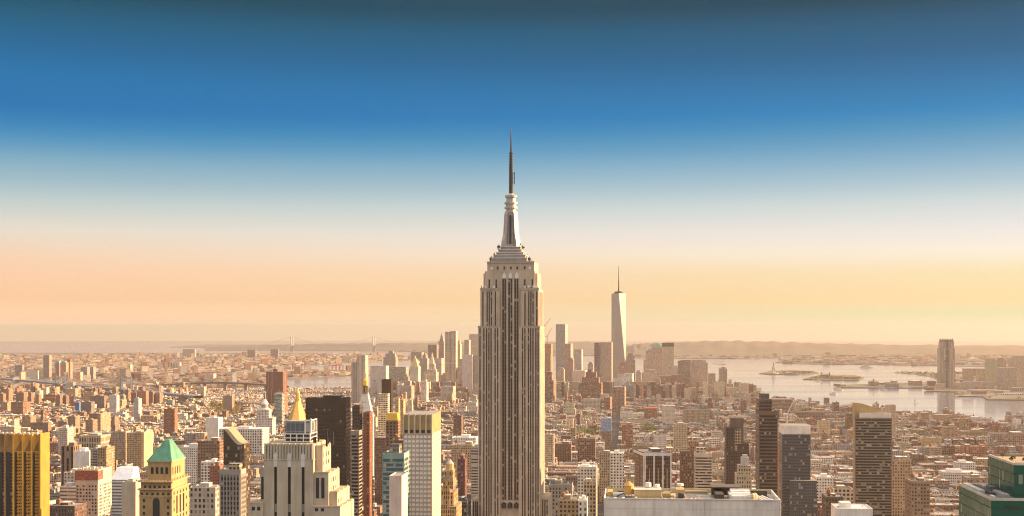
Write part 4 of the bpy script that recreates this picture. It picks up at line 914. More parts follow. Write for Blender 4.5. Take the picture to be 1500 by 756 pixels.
# roof garden trees on the upper block
LEAF=simple('leaf_green',(.075,.10,.025),.8,0,1.5,.5)
def crown(mb,x,y,z,r,rn,n=60,squash=.8):
    for _ in range(n):
        a,b=rn.uniform(0,6.28),rn.uniform(-.6,1); q=rn.uniform(.45,1)**.6; rr=r*q
        cx,cy,cz=x+rr*math.cos(a)*math.sqrt(max(0,1-b*b)),y+rr*math.sin(a)*math.sqrt(max(0,1-b*b)),z+rr*b*squash
        s=r*rn.uniform(.16,.3); ax=np.array((rn.gauss(0,1),rn.gauss(0,1),rn.gauss(0,1))); ax/=np.linalg.norm(ax); t=np.cross(ax,(.3,.5,.8)); t/=np.linalg.norm(t); bb=np.cross(ax,t)
        p=np.array((cx,cy,cz)); mb.face([tuple(p+t*s),tuple(p+bb*s),tuple(p-t*s),tuple(p-bb*s)])
rn=random.Random(8)
TR=['small spreading roof garden tree near the parapet corner of the green glass office','round roof garden tree in the middle of the green glass office roof','bushy roof garden tree at the picture edge on the green glass office roof','low roof garden tree behind the others on the green glass office roof']
c5,s5=math.cos(R(5)),math.sin(R(5))
for i,(lx,ly,r) in enumerate(((2.5,22,.8),(4.6,27,1.0),(7,20,.9),(3.5,38,.8))):
    lx+=xb; zt=root.location.z+zz(689)+1.0; wx,wy=root.location.x+lx*c5+ly*s5,root.location.y-lx*s5+ly*c5
    t=empty('roof_tree',TR[i],'tree',(wx,wy,zt),0,'roof garden trees')
    mb=MB(); mb.cyl(0,0,.12,0,.06,1.0,n=6); 
    for a in range(3): mb.bar((0,0,.7),(.4*math.cos(a*2.1),.4*math.sin(a*2.1),1.2),.04)
    mb.build('trunk',WOOD,t); mb=MB(); crown(mb,0,0,1.25,r,rn,90); mb.build('crown',LEAF,t)

# ---- big pale slab building across the bottom right with its cluttered roof
root,gx,zz,K=loc(1013.5,667,5,'office_slab','wide pale panelled building at the bottom with a cluttered flat roof','building','cluttered pale roof',r=46)
x0,x1=gx(885),gx(1142); D=41.; h=zz(731); PN=(.72,.665,.615); mb=MB()
mb.box(x0,x1,0,D,0,h-2.2,tint=PN,top=(.30,.28,.27))
for b in ((x0,x1,0,.6),(x0,x0+.6,.6,D-.6),(x1-.6,x1,.6,D-.6)): mb.box(*b,h-2.2,h,tint=PN)
mb.box(x0,x1,D-.6,D,h-2.2,h+.4,tint=(.5,.42,.25))
for i in range(8):
    u=x0+(x1-x0)*i/7+(.7 if i==0 else -.7 if i==7 else 0); mb.box(u-.5,u-.12,-.25,-.01,0,h-.4,tint=PN); mb.box(u+.12,u+.5,-.25,-.01,0,h-.4,tint=PN)
mb.box(x0-.05,x1+.05,-.32,.2,h-.4,h+.12,tint=(.70,.64,.58))
for j in range(4): mb.box(x0+.6,x1-.6,-.06,-.012,h-5.2-3.9*j,h-5.05-3.9*j,tint=(.5,.46,.42))
mb.build('wall',FAC,root)
ro=MB(); ro.box(x0+.7,x1-.7,.7,D-.7,h-2.19,h-1.95,tint=(.38,.35,.33)); ro=ro.build('roof',FAC,root); zr=h-1.95
YL=(.50,.36,.14)
def rb(nm,a,b,y0,y1,z1,t,z0=0,mat=None):
    mb=MB(); mb.box(gx(a),gx(b),y0,y1,zr+z0,zr+z1,tint=t); return mb.build(nm,mat or FAC,ro)
rb('bulkhead',929,970,14,26,4.4,(.52,.40,.2)); rb('bulkhead',992.5,1004,12,22,5.2,(.50,.38,.19)); rb('bulkhead_roof',928.6,970.4,13.7,26.3,4.75,PALE,4.42)
mb=MB(); mb.cyl(gx(921.5),20,2.6,zr+1.6,2.5,zr+6.2,n=12,cap=False).cyl(gx(921.5),20,2.9,zr+6.2,0,zr+8.6,n=12,cap=False)
for a in range(4): mb.bar((gx(921.5)+1.6*math.cos(a*1.57),20+1.6*math.sin(a*1.57),zr),(gx(921.5)+1.6*math.cos(a*1.57),20+1.6*math.sin(a*1.57),zr+1.7),.15)
mb.build('water_tank',simple('yellow_tank_boards',(.55,.34,.1),.75),ro)
opening(ro,'door',gx(997),11.98,zr+.1,zr+3.4,1.4); opening(ro,'door',gx(1001),11.98,zr+.1,zr+3.0,1.5)
for i,(a,y,c) in enumerate(((951,24,1.6),(963.5,22,1.1),(966,25,.9))):
    mb=MB(); mb.cyl(gx(a),y,c,zr+5.2,c*.9,zr+5.2+c*1.3,n=10).cyl(gx(a),y,.15,zr+4.76,.15,zr+5.2,n=5); mb.build('dish_antenna',WHITEP,ro)
mb=MB(); mb.cyl(gx(998.5),18,1.7,zr+6.4,1.7,zr+7.6,n=10).cyl(gx(998.5),18,.3,zr+5.2,.3,zr+6.4,n=6); mb.build('satellite_dome',WHITEP,ro)
# cooling plant at the right
rb('plant_screen',1048,1090,34,36,5.0,(.06,.055,.05)); rb('plant_screen',1050,1062,8,34,3.4,(.045,.04,.04)); rb('plant_screen',1106,1130,26,28,3.2,(.06,.055,.05)); rb('plant_pit',1108,1132,6,26,.5,(.03,.03,.03)); rb('canopy',1046,1091,22,36,5.5,(.10,.085,.075),5.02)
mb=MB()
for i in range(5): mb.box(gx(1073),gx(1102),9+2.6*i,11+2.6*i,zr+1.2+.55*i,zr+2.6+.55*i,tint=(.72,.72,.72))
mb.box(gx(1070),gx(1073)-.05,8,23,zr,zr+3.4,tint=(.5,.5,.5)).box(gx(1072),gx(1104),8,8.8,zr,zr+1.1,tint=(.2,.2,.2)); mb.build('cooling_plant',FAC,ro)
for i,(a,y) in enumerate(((1104,10),(1108,12),(1075,25))):
    mb=MB(); mb.cyl(gx(a),y,1.3,zr,1.3,zr+3.2,n=10).cyl(gx(a),y,1.,zr+3.2,.6,zr+3.9,n=10); mb.build('vent_stack',simple('vent_paint',(.6,.5,.3) if i<2 else (.3,.4,.5),.6),ro)
mb=MB()
for i in range(3): mb.bar((gx(1122)+2.3*i,2.5,zr+.7),(gx(1108)+2.3*i,26,zr+.7),.35)
mb.build('roof_rail',WHITEP,ro)
for a,b,y0,y1,t,hh in ((889,897,24,36,YL,2.2),(898,916,14,30,(.33,.32,.33),1.3),(900,912,5,10,(.5,.46,.42),.8),(972,984,15,22,YL,2.6),(985,990,8,30,(.48,.36,.16),1.0),(1006,1022,12,30,(.6,.53,.47),.5),(1024,1044,12,28,(.58,.5,.44),.7),(975,988,30,34,(.22,.2,.18),1.7),(1008,1042,33,37,(.3,.25,.15),1.8),(905,920,31,36,(.10,.09,.09),1.9)):
    rb('roof_plant',a,b,y0,y1,hh,t)
mb=MB()
for i in range(44): mb.box(x0+1.2+i*2,x0+1.28+i*2,.9,.98,h,h+1.1)
mb.box(x0+1,x1-1,.9,.96,h+1.1,h+1.18).box(x0+1,x1-1,.9,.96,h+.55,h+.6); mb.build('roof_railing',DARKSTEEL,ro)
for i in range(22):
    rb('roof_vent',900+i*6.3+rs.uniform(-2,2),901.8+i*6.3+rs.uniform(0,2),0+rs.uniform(3,9),0+rs.uniform(9.5,12),rs.uniform(.5,1.4),rs.choice(((.55,.52,.48),(.3,.28,.27),(.66,.6,.5),(.14,.13,.13))))
for i in range(9):
    rb('roof_patch',892+i*17,903+i*17+rs.uniform(0,5),4+rs.uniform(0,10),30+rs.uniform(0,8),.03+.006*i,rs.choice(((.30,.28,.27),(.45,.41,.38),(.22,.21,.21),(.5,.45,.4))))
for i in range(5): rb('roof_duct',1008+i*.1,1043,13+i*4,13.9+i*4,.9,(.42,.4,.38))
mb=MB()
for i in range(14): mb.bar((gx(901+i*.9),12+i,zr+.4),(gx(905+i*.9),12.5+i,zr+1.9),.12)
for a in (934,947,955,970,984): mb.box(gx(a)-.12,gx(a)+.12,28,28.25,zr,zr+rs.uniform(6,10))
mb.build('roof_pipe',DARKSTEEL,ro)
# ---------------------------------------------------------------- far downtown, left of the great skyscraper
FN=(4,4,.5,.5)
for a in [
 ('concrete_slab_tower','blank pale slab tower with ribs and a notched top left corner','tower',522,535.5,520.5,4300,(.55,.47,.40),(4.5,40,.25,1),30,'notched pale slab'),
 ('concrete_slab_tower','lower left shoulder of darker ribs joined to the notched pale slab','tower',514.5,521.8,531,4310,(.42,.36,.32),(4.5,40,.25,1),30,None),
 ('office_tower','broad stepped tower with a crowned penthouse over the bay','tower',561,580,523,5800,(.34,.27,.22),FN,36,'crowned bay tower'),
 ('office_tower','wide pale slab in front of the crowned bay tower','tower',542,566,536,5000,(.52,.45,.40),FN,36,None),
 ('office_tower','low broad glassy block with reflective bands beside the wide pale slab','tower',569,595,537.5,5300,(.44,.38,.33),(3,4,.8,.6),40,None),
 ('office_tower','dark flat tower behind the low glassy block','tower',586,600,542,5600,(.3,.25,.22),FN,36,None),
 ('office_tower','tower flaring outwards below a dark band at its top','tower',602,618,516,6050,(.33,.27,.23),FN,36,'flared tower'),
 ('office_tower','lower brown block right of the courthouse pyramid','tower',611,626,525,5900,(.35,.28,.24),FN,36,None),
 ('office_tower','wide dark ribbed slab left of the spired stone tower','tower',626.5,640,505,6100,(.30,.24,.20),(3,40,.5,1),40,'dark ribbed slab'),
 ('office_tower','squat block behind the municipal tower','tower',634,647,525,5600,(.45,.38,.33),FN,36,None),
 ('office_tower','tan pinnacled tower right of the twin bright towers','tower',668.5,674,504,5500,(.48,.36,.24),FN,30,None),
 ('office_tower','grey block below the twin bright towers','tower',661,678,526,5300,(.40,.33,.28),FN,36,None),
 ('office_tower','slender slab second left of the great skyscraper on the skyline','tower',680,687,498,6150,(.38,.31,.26),FN,36,None),
 ('office_tower','wide pale slab on the skyline just left of the great skyscraper','tower',687,703,489.5,6250,(.46,.38,.32),FN,40,None),
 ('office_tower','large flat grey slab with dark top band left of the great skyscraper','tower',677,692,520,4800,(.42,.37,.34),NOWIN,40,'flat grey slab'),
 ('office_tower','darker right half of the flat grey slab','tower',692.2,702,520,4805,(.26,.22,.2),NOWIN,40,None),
 ('church_tower','white stepped tower standing before the municipal tower','tower',616,625,560,4300,(.68,.6,.52),FN,24,None),
 ('stone_tower','low pale block with lit right end under the twin bright towers','building',645,664,566,4400,(.5,.43,.37),FN,36,None),
 ('civic_building','stepped domed building left of the courthouse pyramid','building',587,603,565,4500,(.44,.37,.31),FN,36,None),
 ('brick_tower','large rounded brick apartment block rising above the bridge','tower',389,415.5,544.5,4200,(.24,.105,.065),(2.6,60,.3,1),34,'large brick block'),
 ('brick_tower','wide brick housing slab right of the large brick block','tower',402,417,575,3700,(.30,.16,.11),FN,26,None),
]:
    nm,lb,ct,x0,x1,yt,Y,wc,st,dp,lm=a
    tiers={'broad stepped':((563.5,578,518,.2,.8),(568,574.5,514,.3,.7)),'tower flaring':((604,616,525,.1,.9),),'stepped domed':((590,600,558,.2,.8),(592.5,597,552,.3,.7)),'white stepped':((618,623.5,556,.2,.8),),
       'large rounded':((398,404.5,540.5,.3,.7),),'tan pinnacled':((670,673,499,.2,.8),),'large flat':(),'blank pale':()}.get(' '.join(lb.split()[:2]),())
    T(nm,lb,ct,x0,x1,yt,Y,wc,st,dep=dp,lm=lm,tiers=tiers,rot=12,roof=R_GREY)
def spire(label_start,px,Y,segs,mat=FAC,nm='spire',n=8,**k):
    r=[o for o in C.objects if o.get('label','').startswith(label_start)][0]; mb=MB(); kk=Y/F; xo=(px-PX0)*kk-r.location.x
    for (w0,ya,w1,yb) in segs: mb.cyl(xo,14,w0/2*kk,zat(ya,Y)-r.location.z,w1/2*kk,zat(yb,Y)-r.location.z,n=n,**k)
    mb.build(nm,mat,r)
T('stone_tower','slim stone tower with stacked setbacks and pointed spire on the downtown skyline','tower',642,650.5,500,6200,(.36,.28,.23),FN,dep=34,lm='spired stone tower',rot=12,tiers=((643.5,649,496,.15,.85),(644.5,648,492,.25,.75)))
spire('slim stone tower with stacked',646.2,6200,((3,492,1.8,490),(1.8,490,.2,486)),tint=(.3,.26,.22))
T('courthouse_tower','pale square courthouse tower with a small gilded pyramid roof','tower',600,613,537,4900,(.60,.52,.42),FN,dep=30,x2=618.5,lm='courthouse pyramid',rot=12)
r=[o for o in C.objects if o.get('label','').startswith('pale square courthouse')][0]; mb=MB(); k=4900/F; z0=zat(537,4900)-r.location.z
mb.pyr(-6.2*k,5.5*k,2,27,z0+.1,zat(520,4900)-r.location.z,tint=(.60,.46,.22)); mb.build('pyramid_roof',FAC,r)
T('municipal_tower','broad stone civic block with tiered wedding cake tower and statue tip','tower',620.5,639,545,4950,(.54,.46,.38),(3.6,20,.45,.9),dep=36,x2=645,lm='municipal tower',rot=12,tiers=((625,638,541,.2,.7),(627,636,533,.25,.65)))
spire('broad stone civic block',631.5,4950,((7.5,533,7,527.5),(5,527.5,4.6,523),(3.2,523,2.6,520),(2.4,520,.3,516)),tint=(.55,.47,.39),nm='tiered_cupola')
# the twin bright wavy towers
root,gx,zz,K=loc(659,5000,10,'wavy_metal_tower','bright pleated metal tower of two tall vertical folds catching the sun','tower','twin bright towers',r=25)
mb=MB(); MT=(.62,.52,.42)
for a,b,y,y1 in ((652,659.5,486,24),(660,668,485,30)):
    n=5; 
    for i in range(n):
        xa,xb=gx(a+(b-a)*i/n),gx(a+(b-a)*(i+1)/n); d0=3*math.sin(i*1.9+a); d1=3*math.sin((i+1)*1.9+a)
        mb.face([(xa,d0,0),(xb,d1,0),(xb,d1,zz(y)),(xa,d0,zz(y))],tint=MT,style=(3,3.6,.6,.5))
    d0=3*math.sin(a); d1=3*math.sin(n*1.9+a)
    mb.face([(gx(b),d1,0),(gx(b),y1,0),(gx(b),y1,zz(y)),(gx(b),d1,zz(y))],tint=MT,style=(3,3.6,.6,.5)); mb.face([(gx(a),y1,0),(gx(a),d0,0),(gx(a),d0,zz(y)),(gx(a),y1,zz(y))],tint=MT)
    mb.face([(gx(a),d0,zz(y)),(gx(b),d1,zz(y)),(gx(b),y1,zz(y)),(gx(a),y1,zz(y))],tint=R_GREY); mb.face([(gx(b),y1,0),(gx(a),y1,0),(gx(a),y1,zz(y)),(gx(b),y1,zz(y))],tint=MT)
mb.box(gx(655),gx(673),2,34,0,zz(556),tint=MT,style=FN); mb.build('wall',FAC,root)

# right of the great skyscraper
for a in [
 ('office_tower','tall slender glass slab with a bright right face, right of the skyscraper','tower',814,828,475,5900,(.34,.30,.27),836.5,'slender glass slab',()),
 ('office_tower','shorter glass tower overlapping the slender glass slab','tower',827,836,503.5,5700,(.36,.26,.21),839.5,None,()),
 ('apartment_tower','pale gridded tower with dark windows right of the slender glass slab','tower',841,852,512,5600,(.42,.37,.33),854,None,()),
 ('office_block','pale lit block at the foot of the pale gridded tower','building',838,857,543,5200,(.56,.46,.38),860,None,()),
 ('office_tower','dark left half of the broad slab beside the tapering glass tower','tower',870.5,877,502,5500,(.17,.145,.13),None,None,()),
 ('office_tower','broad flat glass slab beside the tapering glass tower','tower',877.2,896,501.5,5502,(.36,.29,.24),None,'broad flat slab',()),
 ('stepped_tower','brown stepped tower just below the tapering glass tower','tower',905,920,536,5300,(.36,.24,.17),None,None,((908,918.5,529.5,.2,.8),)),
 ('office_tower','rounded shoulder tower right of the tapering glass tower','tower',917,930.5,527,6000,(.31,.24,.20),None,None,((918,929,521,.1,.9),(920,927,517.5,.2,.8))),
 ('brick_block','massive red brown stepped brick block among low roofs','building',848,881,561,4500,(.30,.17,.12),None,'stepped red brick block',((852,877,553,.1,.9),(857,873,545,.2,.8),(860,866,541,.3,.7))),
 ('office_block','pale wedge shaped office block with sloping roofline','building',889,926,560,4700,(.60,.54,.49),None,'pale wedge block',((897,926.2,554,.01,.99),(905,926.4,548,.02,.98),(914,926.6,547,.03,.97))),
 ('brick_block','brown block with lit top in front of the pale wedge block','building',897,915,567,4000,(.36,.24,.16),None,None,()),
 ('office_tower','stepped tower carrying a green pyramid roof','tower',943,970,527,5850,(.40,.31,.25),None,'green pyramid office tower',((946,970,517,.02,.98),(950,970,511,.05,.95),(956,970,508.5,.08,.92))),
 ('office_tower','square flat topped tower with a dark band beside the green pyramid tower','tower',970.5,987,502.5,5700,(.44,.36,.28),None,'dark banded square tower',()),
 ('office_block','block with arched top crown below the green pyramid tower','building',940,963,546,5300,(.44,.35,.28),None,None,((945,960,541.5,.1,.9),)),
 ('brick_block','broad red brick twin block at the foot of the dark banded tower','building',966,984,551,5000,(.33,.2,.145),None,None,()),
 ('brick_block','second broad red brick block, right of the first','building',984.5,1002,549.5,4990,(.31,.185,.13),None,None,()),
 ('office_tower','dark rear mass with sloped shoulder behind the tan stepped tower','tower',993.5,1012,529,5100,(.27,.22,.18),None,None,((997,1012,527.5,.1,.9),)),
 ('office_tower','wide tan stepped tower with lit front near the waterfront','tower',1012,1036.5,531,5000,(.46,.34,.26),None,'wide tan stepped tower',((1013.5,1034,527,.1,.9),)),
 ('office_block','stepped base of terraces below the wide tan stepped tower','building',1005,1046,573,4700,(.44,.33,.26),None,None,((1010,1040,568,.2,.9),)),
 ('office_tower','short brown tower right of the wide tan stepped tower','tower',1038,1048,547,5200,(.34,.26,.21),None,None,()),
 ('apartment_tower','slim unfinished tower with a rooftop crane by the water','tower',1054,1065,540,4900,(.32,.25,.21),None,'slim unfinished tower',((1057,1063,538,.2,.8),)),
 ('apartment_tower','short lit tower with small cap at the water edge','tower',1066,1074,562,4800,(.46,.32,.22),None,None,((1068,1072,556,.3,.7),)),
 ('brick_tower','brown tower with lit right edge just right of the skyscraper','tower',798,811,557,4300,(.30,.2,.15),815,None,((798.5,808,545,.1,.8),)),
 ('unfinished_tower','reddish unfinished concrete tower beneath two cranes','tower',797.5,807.5,504,5400,(.40,.2,.13),None,'unfinished red tower',((797,807,518,-.2,.5,(.42,.26,.18)),)),
 ('brick_tower','narrow brick tower before the stepped red brick block','tower',885,894,582,3900,(.33,.19,.13),None,None,()),
 ('office_block','long pale block with fine windows before the stepped red brick block','building',852,879,585,3900,(.52,.44,.36),None,None,()),
]:
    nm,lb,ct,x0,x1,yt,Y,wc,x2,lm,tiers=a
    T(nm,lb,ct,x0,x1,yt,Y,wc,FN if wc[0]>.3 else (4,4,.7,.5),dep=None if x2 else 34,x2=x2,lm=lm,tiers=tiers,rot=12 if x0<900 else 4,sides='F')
r=[o for o in C.objects if o.get('label','').startswith('stepped tower carrying')][0]; k=5850/F; mb=MB(); z0=zat(508.5,5850)-r.location.z
mb.pyr(0,13*k,3,31,z0+.1,zat(502,5850)-r.location.z); mb.build('pyramid_roof',COPPER,r)
mb=MB(); z1=zat(517,5850)-r.location.z
mb.cyl(-7*k,16,3.6*k,z1,2.6*k,z1+9,n=12,cap=False).cyl(-7*k,16,2.6*k,z1+9,0,z1+13,n=12,cap=False); mb.build('dome_roof',COPPER,r)
r=[o for o in C.objects if o.get('label','').startswith('square flat topped')][0]; mb=MB(); mb.box(-8.3*k,8.3*k,-.3,34.3,zat(508,5700)-r.location.z,zat(502.2,5700)-r.location.z,tint=(.14,.12,.1)); mb.build('top_band',FAC,r)
for a in [
 ('plain tan office tower filling the gap left of the crowned bay tower',551,560,541,5600,(.40,.33,.28)),
 ('narrow brown office tower between the flared tower and the dark ribbed slab',618.5,624,520,6000,(.33,.25,.2)),
 ('grey office tower directly behind the courthouse pyramid',604,612,529,5600,(.36,.3,.27)),
 ('brown stepped office block right of the municipal tower at its foot',646,653,549,5100,(.38,.28,.22)),
 ('tan office tower right under the tan pinnacled tower',669,679,540,5000,(.42,.33,.27)),
 ('brown office tower between the slender glass slab and the pale gridded tower',829,840,527,5300,(.38,.26,.2)),
 ('stubby brown office tower left of the broad flat slab',861,869,533,5350,(.36,.27,.22)),
 ('grey office tower just right of the rounded shoulder tower',931.5,939,545,5600,(.38,.31,.27)),
 ('tan apartment tower left of the pale gridded tower, low on the skyline',817,826,541,5000,(.42,.31,.24)),
 ('low brown office tower between the arched block and red brick twins',957,967,556,4850,(.36,.26,.2)),
 ('pale office tower between the dark banded tower and the tan stepped tower',986,994,538,5400,(.46,.38,.33)),
]:
    lb,x0,x1,yt,Y,wc=a; T('office_tower',lb,'tower',x0,x1,yt,Y,wc,FN,dep=32,rot=12 if x0<800 else 8,sides='F',tiers=((x0+1.5,x1-1.5,yt-2.5,.2,.8),))
# tower cranes
def crane(label,px,ytop,Y,zroof_py,jib,tilt=50,mat=ORANGE,s=1.):
    X,_,z=at(px,zroof_py,Y); t=empty('tower_crane',label,'crane',(X,Y,z),0,'tower cranes'); h=zat(ytop,Y)-z
    mb=MB(); mb.box(-1.2*s,1.2*s,-1.2*s,1.2*s,0,h*.5); mb.build('mast',mat,t)
    mb=MB(); a=R(tilt); mb.bar((0,0,h*.5),(jib*math.cos(a),0,h*.5+abs(jib)*math.sin(a)),.9*s); mb.build('jib',mat,t)
    mb=MB(); mb.bar((0,0,h*.5),(-jib*.28,0,h*.5),1.1*s); mb.box(-1.5*s,1.5*s,-1.5*s,1.5*s,h*.5,h*.5+3*s); mb.build('counter_jib',mat,t)
    mb=MB(); mb.bar((0,0,h*.5+3*s),(0,0,h*.5+10*s),.4*s); mb.bar((0,0,h*.5+10*s),(jib*.8*math.cos(a),0,h*.5+abs(jib)*.8*math.sin(a)),.2*s); mb.build('stay_cable',mat,t)
crane('upper orange luffing crane beside the great skyscraper',798,464,5420,492,42,55)
crane('lower orange luffing crane over the unfinished red tower',801.5,482,5405,503.8,42,60)
crane('level jib crane on the slim unfinished tower by the water',1059,530,4910,538,-40,4,mat=STEEL)
crane('orange crane leaning over roofs before the pale wedge block',941,560,4300,583,-34,55,s=.9)
crane('pale leaning crane boom by the stepped riverbank block',1153,592,3000,624,30,66,mat=WHITEP,s=.8)
crane('thin crane left of the notched pale slab, over the port',463,560,4600,577,-14,70,mat=STEEL)
crane('thin crane right beside the other port side crane',474,558,4600,577,-12,72,mat=STEEL)
# red port cranes across the water
def portcrane(label,px,Y,h=62):
    X=(px-PX0)/F*Y; t=empty('port_crane',label,'crane',(X,Y,drop(X,Y)+3),.3,'red port cranes')
    for lx in (-9,9):
        for ly in (-11,11): mb=MB(); mb.box(lx-1,lx+1,ly-1,ly+1,0,h*.62); mb.build('leg',REDSTEEL,t)
    mb=MB(); mb.box(-10,10,-30,34,h*.62,h*.68); mb.build('boom',REDSTEEL,t)
    mb=MB(); mb.bar((0,0,h*.68),(0,-4,h),1); mb.bar((0,-4,h),(0,30,h*.68),.5); mb.build('apex_frame',REDSTEEL,t)
for i,(px,Y,lb) in enumerate(((444,8150,'red gantry crane standing apart at the left of the port'),(484,8000,'first red gantry crane of the clustered port cranes from the left'),(489.5,7950,'middle red gantry crane in the port cluster'),(495,7900,'tallest red gantry crane in the port cluster'),(500,7860,'red gantry crane nearest the notched pale slab'))): portcrane(lb,px,Y,70 if i==3 else 58)
mb=MB(); rr=random.Random(2)
# ---- bridges
def bridge_tower(label,px,Y,ytop,span,lm=None,mat=BRIDGE,depth=8,legs=5,rot=.6,cross=(.55,.8,.98),name='bridge_tower'):
    X=(px-PX0)/F*Y; b=drop(X,Y); t=empty(name,label,'bridge tower',(X,Y,b),rot); h=zat(ytop,Y)-b
    for s in (-1,1): mb=MB(); mb.box(s*span/2-legs,s*span/2+legs,-depth/2,depth/2,0,h); mb.build('leg',mat,t)
    for c in cross: mb=MB(); mb.box(-span/2+legs,span/2-legs,-depth/2+.4,depth/2-.4,h*c-5,h*c); mb.build('cross_beam',mat,t)
    for s in (-1,1): mb=MB(); mb.cyl(s*span/2,0,legs*.8,h+.02,.4,h+7,n=6); mb.build('finial',mat,t)
    if lm: LM.append((px,ytop+10,Y,lm))
    return X,Y,b,h
B1=bridge_tower('blue grey steel bridge tower at the far end of the suspension bridge',88.5,5250,551,34,'far bridge tower',legs=3.2,depth=8)
B2=bridge_tower('nearer blue grey steel tower of the suspension bridge',185,4720,553.5,34,'near bridge tower',legs=3.2,depth=8)
def seg(mb,p,q,hw,t):
    d=np.array([q[0]-p[0],q[1]-p[1]]); d/=np.linalg.norm(d); n=np.array([-d[1],d[0]])*hw
    a=[(p[0]-n[0],p[1]-n[1]),(q[0]-n[0],q[1]-n[1]),(q[0]+n[0],q[1]+n[1]),(p[0]+n[0],p[1]+n[1])]
    za,zb=p[2],q[2]; top=[(*a[0],za),(*a[1],zb),(*a[2],zb),(*a[3],za)]; bot=[(x,y,z-t) for x,y,z in top]
    mb.face(top); mb.face(bot[::-1]); mb.face([bot[0],bot[1],top[1],top[0]]); mb.face([bot[2],bot[3],top[3],top[2]])
dv=np.array([B2[0]-B1[0],B2[1]-B1[1]]); L=np.linalg.norm(dv); dv/=L
br=empty('suspension_bridge','long steel suspension bridge deck crossing the river behind brick housing towers','bridge',(B1[0],B1[1],B1[2]))
pt=lambda s,z:(dv[0]*s,dv[1]*s,z)
mb=MB(); 
for i in range(24): seg(mb,pt(-700+i*(L+1300)/24,40),pt(-700+(i+1)*(L+1300)/24,40),16,7.5)
mb.build('deck',BRIDGE,br)
for o_ in (-14,-5,5,14):
    nx,ny=-dv[1]*o_,dv[0]*o_; mb=MB(); n=14
    def cab(s):
        if s<0: return B1[3]+(B1[3]-42)*(s/300) 
        if s>L: return B2[3]-(B2[3]-42)*((s-L)/300)
        t=s/L; return (B1[3]*(1-t)+B2[3]*t)-(B1[3]-48)*4*t*(1-t)
    S=[-300+ (L+600)*i/30 for i in range(31)]
    for a,b in zip(S,S[1:]): mb.bar((dv[0]*a+nx,dv[1]*a+ny,cab(a)),(dv[0]*b+nx,dv[1]*b+ny,cab(b)),.55)
    mb.build('main_cable',STEEL,br)
mb=MB()
for i in range(60):
    s=-280+(L+560)*i/59
    for o_ in (-14,14): mb.bar((dv[0]*s-dv[1]*o_,dv[1]*s+dv[0]*o_,36),(dv[0]*s-dv[1]*o_,dv[1]*s+dv[0]*o_,cab(s)+.1),.16)
mb.build('hanger_cable',STEEL,br)
# the low arched stone bridge further right
p0=gnd(215,571); b2=empty('river_bridge','long low brown bridge deck arching over the river between brick blocks','bridge',(0,5050,drop(-1200,5050)))
mb=MB(); P=[((px-PX0)/F*Y,Y-5050,z) for px,Y,z in ((215,5300,30),(260,5250,40),(300,5210,46),(330,5180,48),(360,5150,46),(390,5120,42),(420,5080,36))]
for p,q in zip(P,P[1:]): seg(mb,p,q,13,7)
mb.build('deck',simple('bridge_brown',(.16,.12,.1),.7),b2)
for p in P[1:-1]: mb=MB(); mb.box(p[0]-6,p[0]+6,p[1]-8,p[1]+8,-3,p[2]-7.1,tint=(.3,.24,.2)); mb.build('pier',FAC,b2)
# two far towers of the harbour mouth bridge
NAR=simple('far_bridge_grey',(.34,.36,.38),.6)
v1=bridge_tower('far left portal tower of the harbour mouth bridge on the horizon',427.5,16800,493,30,'far portal tower',NAR,12,7,.9,(.35,.97))
v2=bridge_tower('portal tower of the harbour mouth bridge nearest the crowned bay tower',547.5,16900,493,30,None,NAR,12,7,.9,(.35,.97))
vb=empty('harbour_bridge','faint far suspension bridge deck between two portal towers on the horizon','bridge',(v1[0],v1[1],v1[2]))
mb=MB(); ddx,ddy=v2[0]-v1[0],v2[1]-v1[1]
for i in range(20): 
    t0,t1=-.35+1.7*i/20,-.35+1.7*(i+1)/20; seg(mb,(ddx*t0,ddy*t0,68),(ddx*t1,ddy*t1,68),16,8)
mb.build('deck',NAR,vb)
mb=MB(); hh=v1[3]
for i in range(24):
    c=lambda t:72+(hh-74)*(2*t-1)**2 if 0<=t<=1 else hh-(hh-70)*(min(abs(t),abs(t-1))/.35)
    t0,t1=-.35+1.7*i/24,-.35+1.7*(i+1)/24; mb.bar((ddx*t0,ddy*t0,c(t0)),(ddx*t1,ddy*t1,c(t1)),1.5)
mb.build('main_cable',NAR,vb)

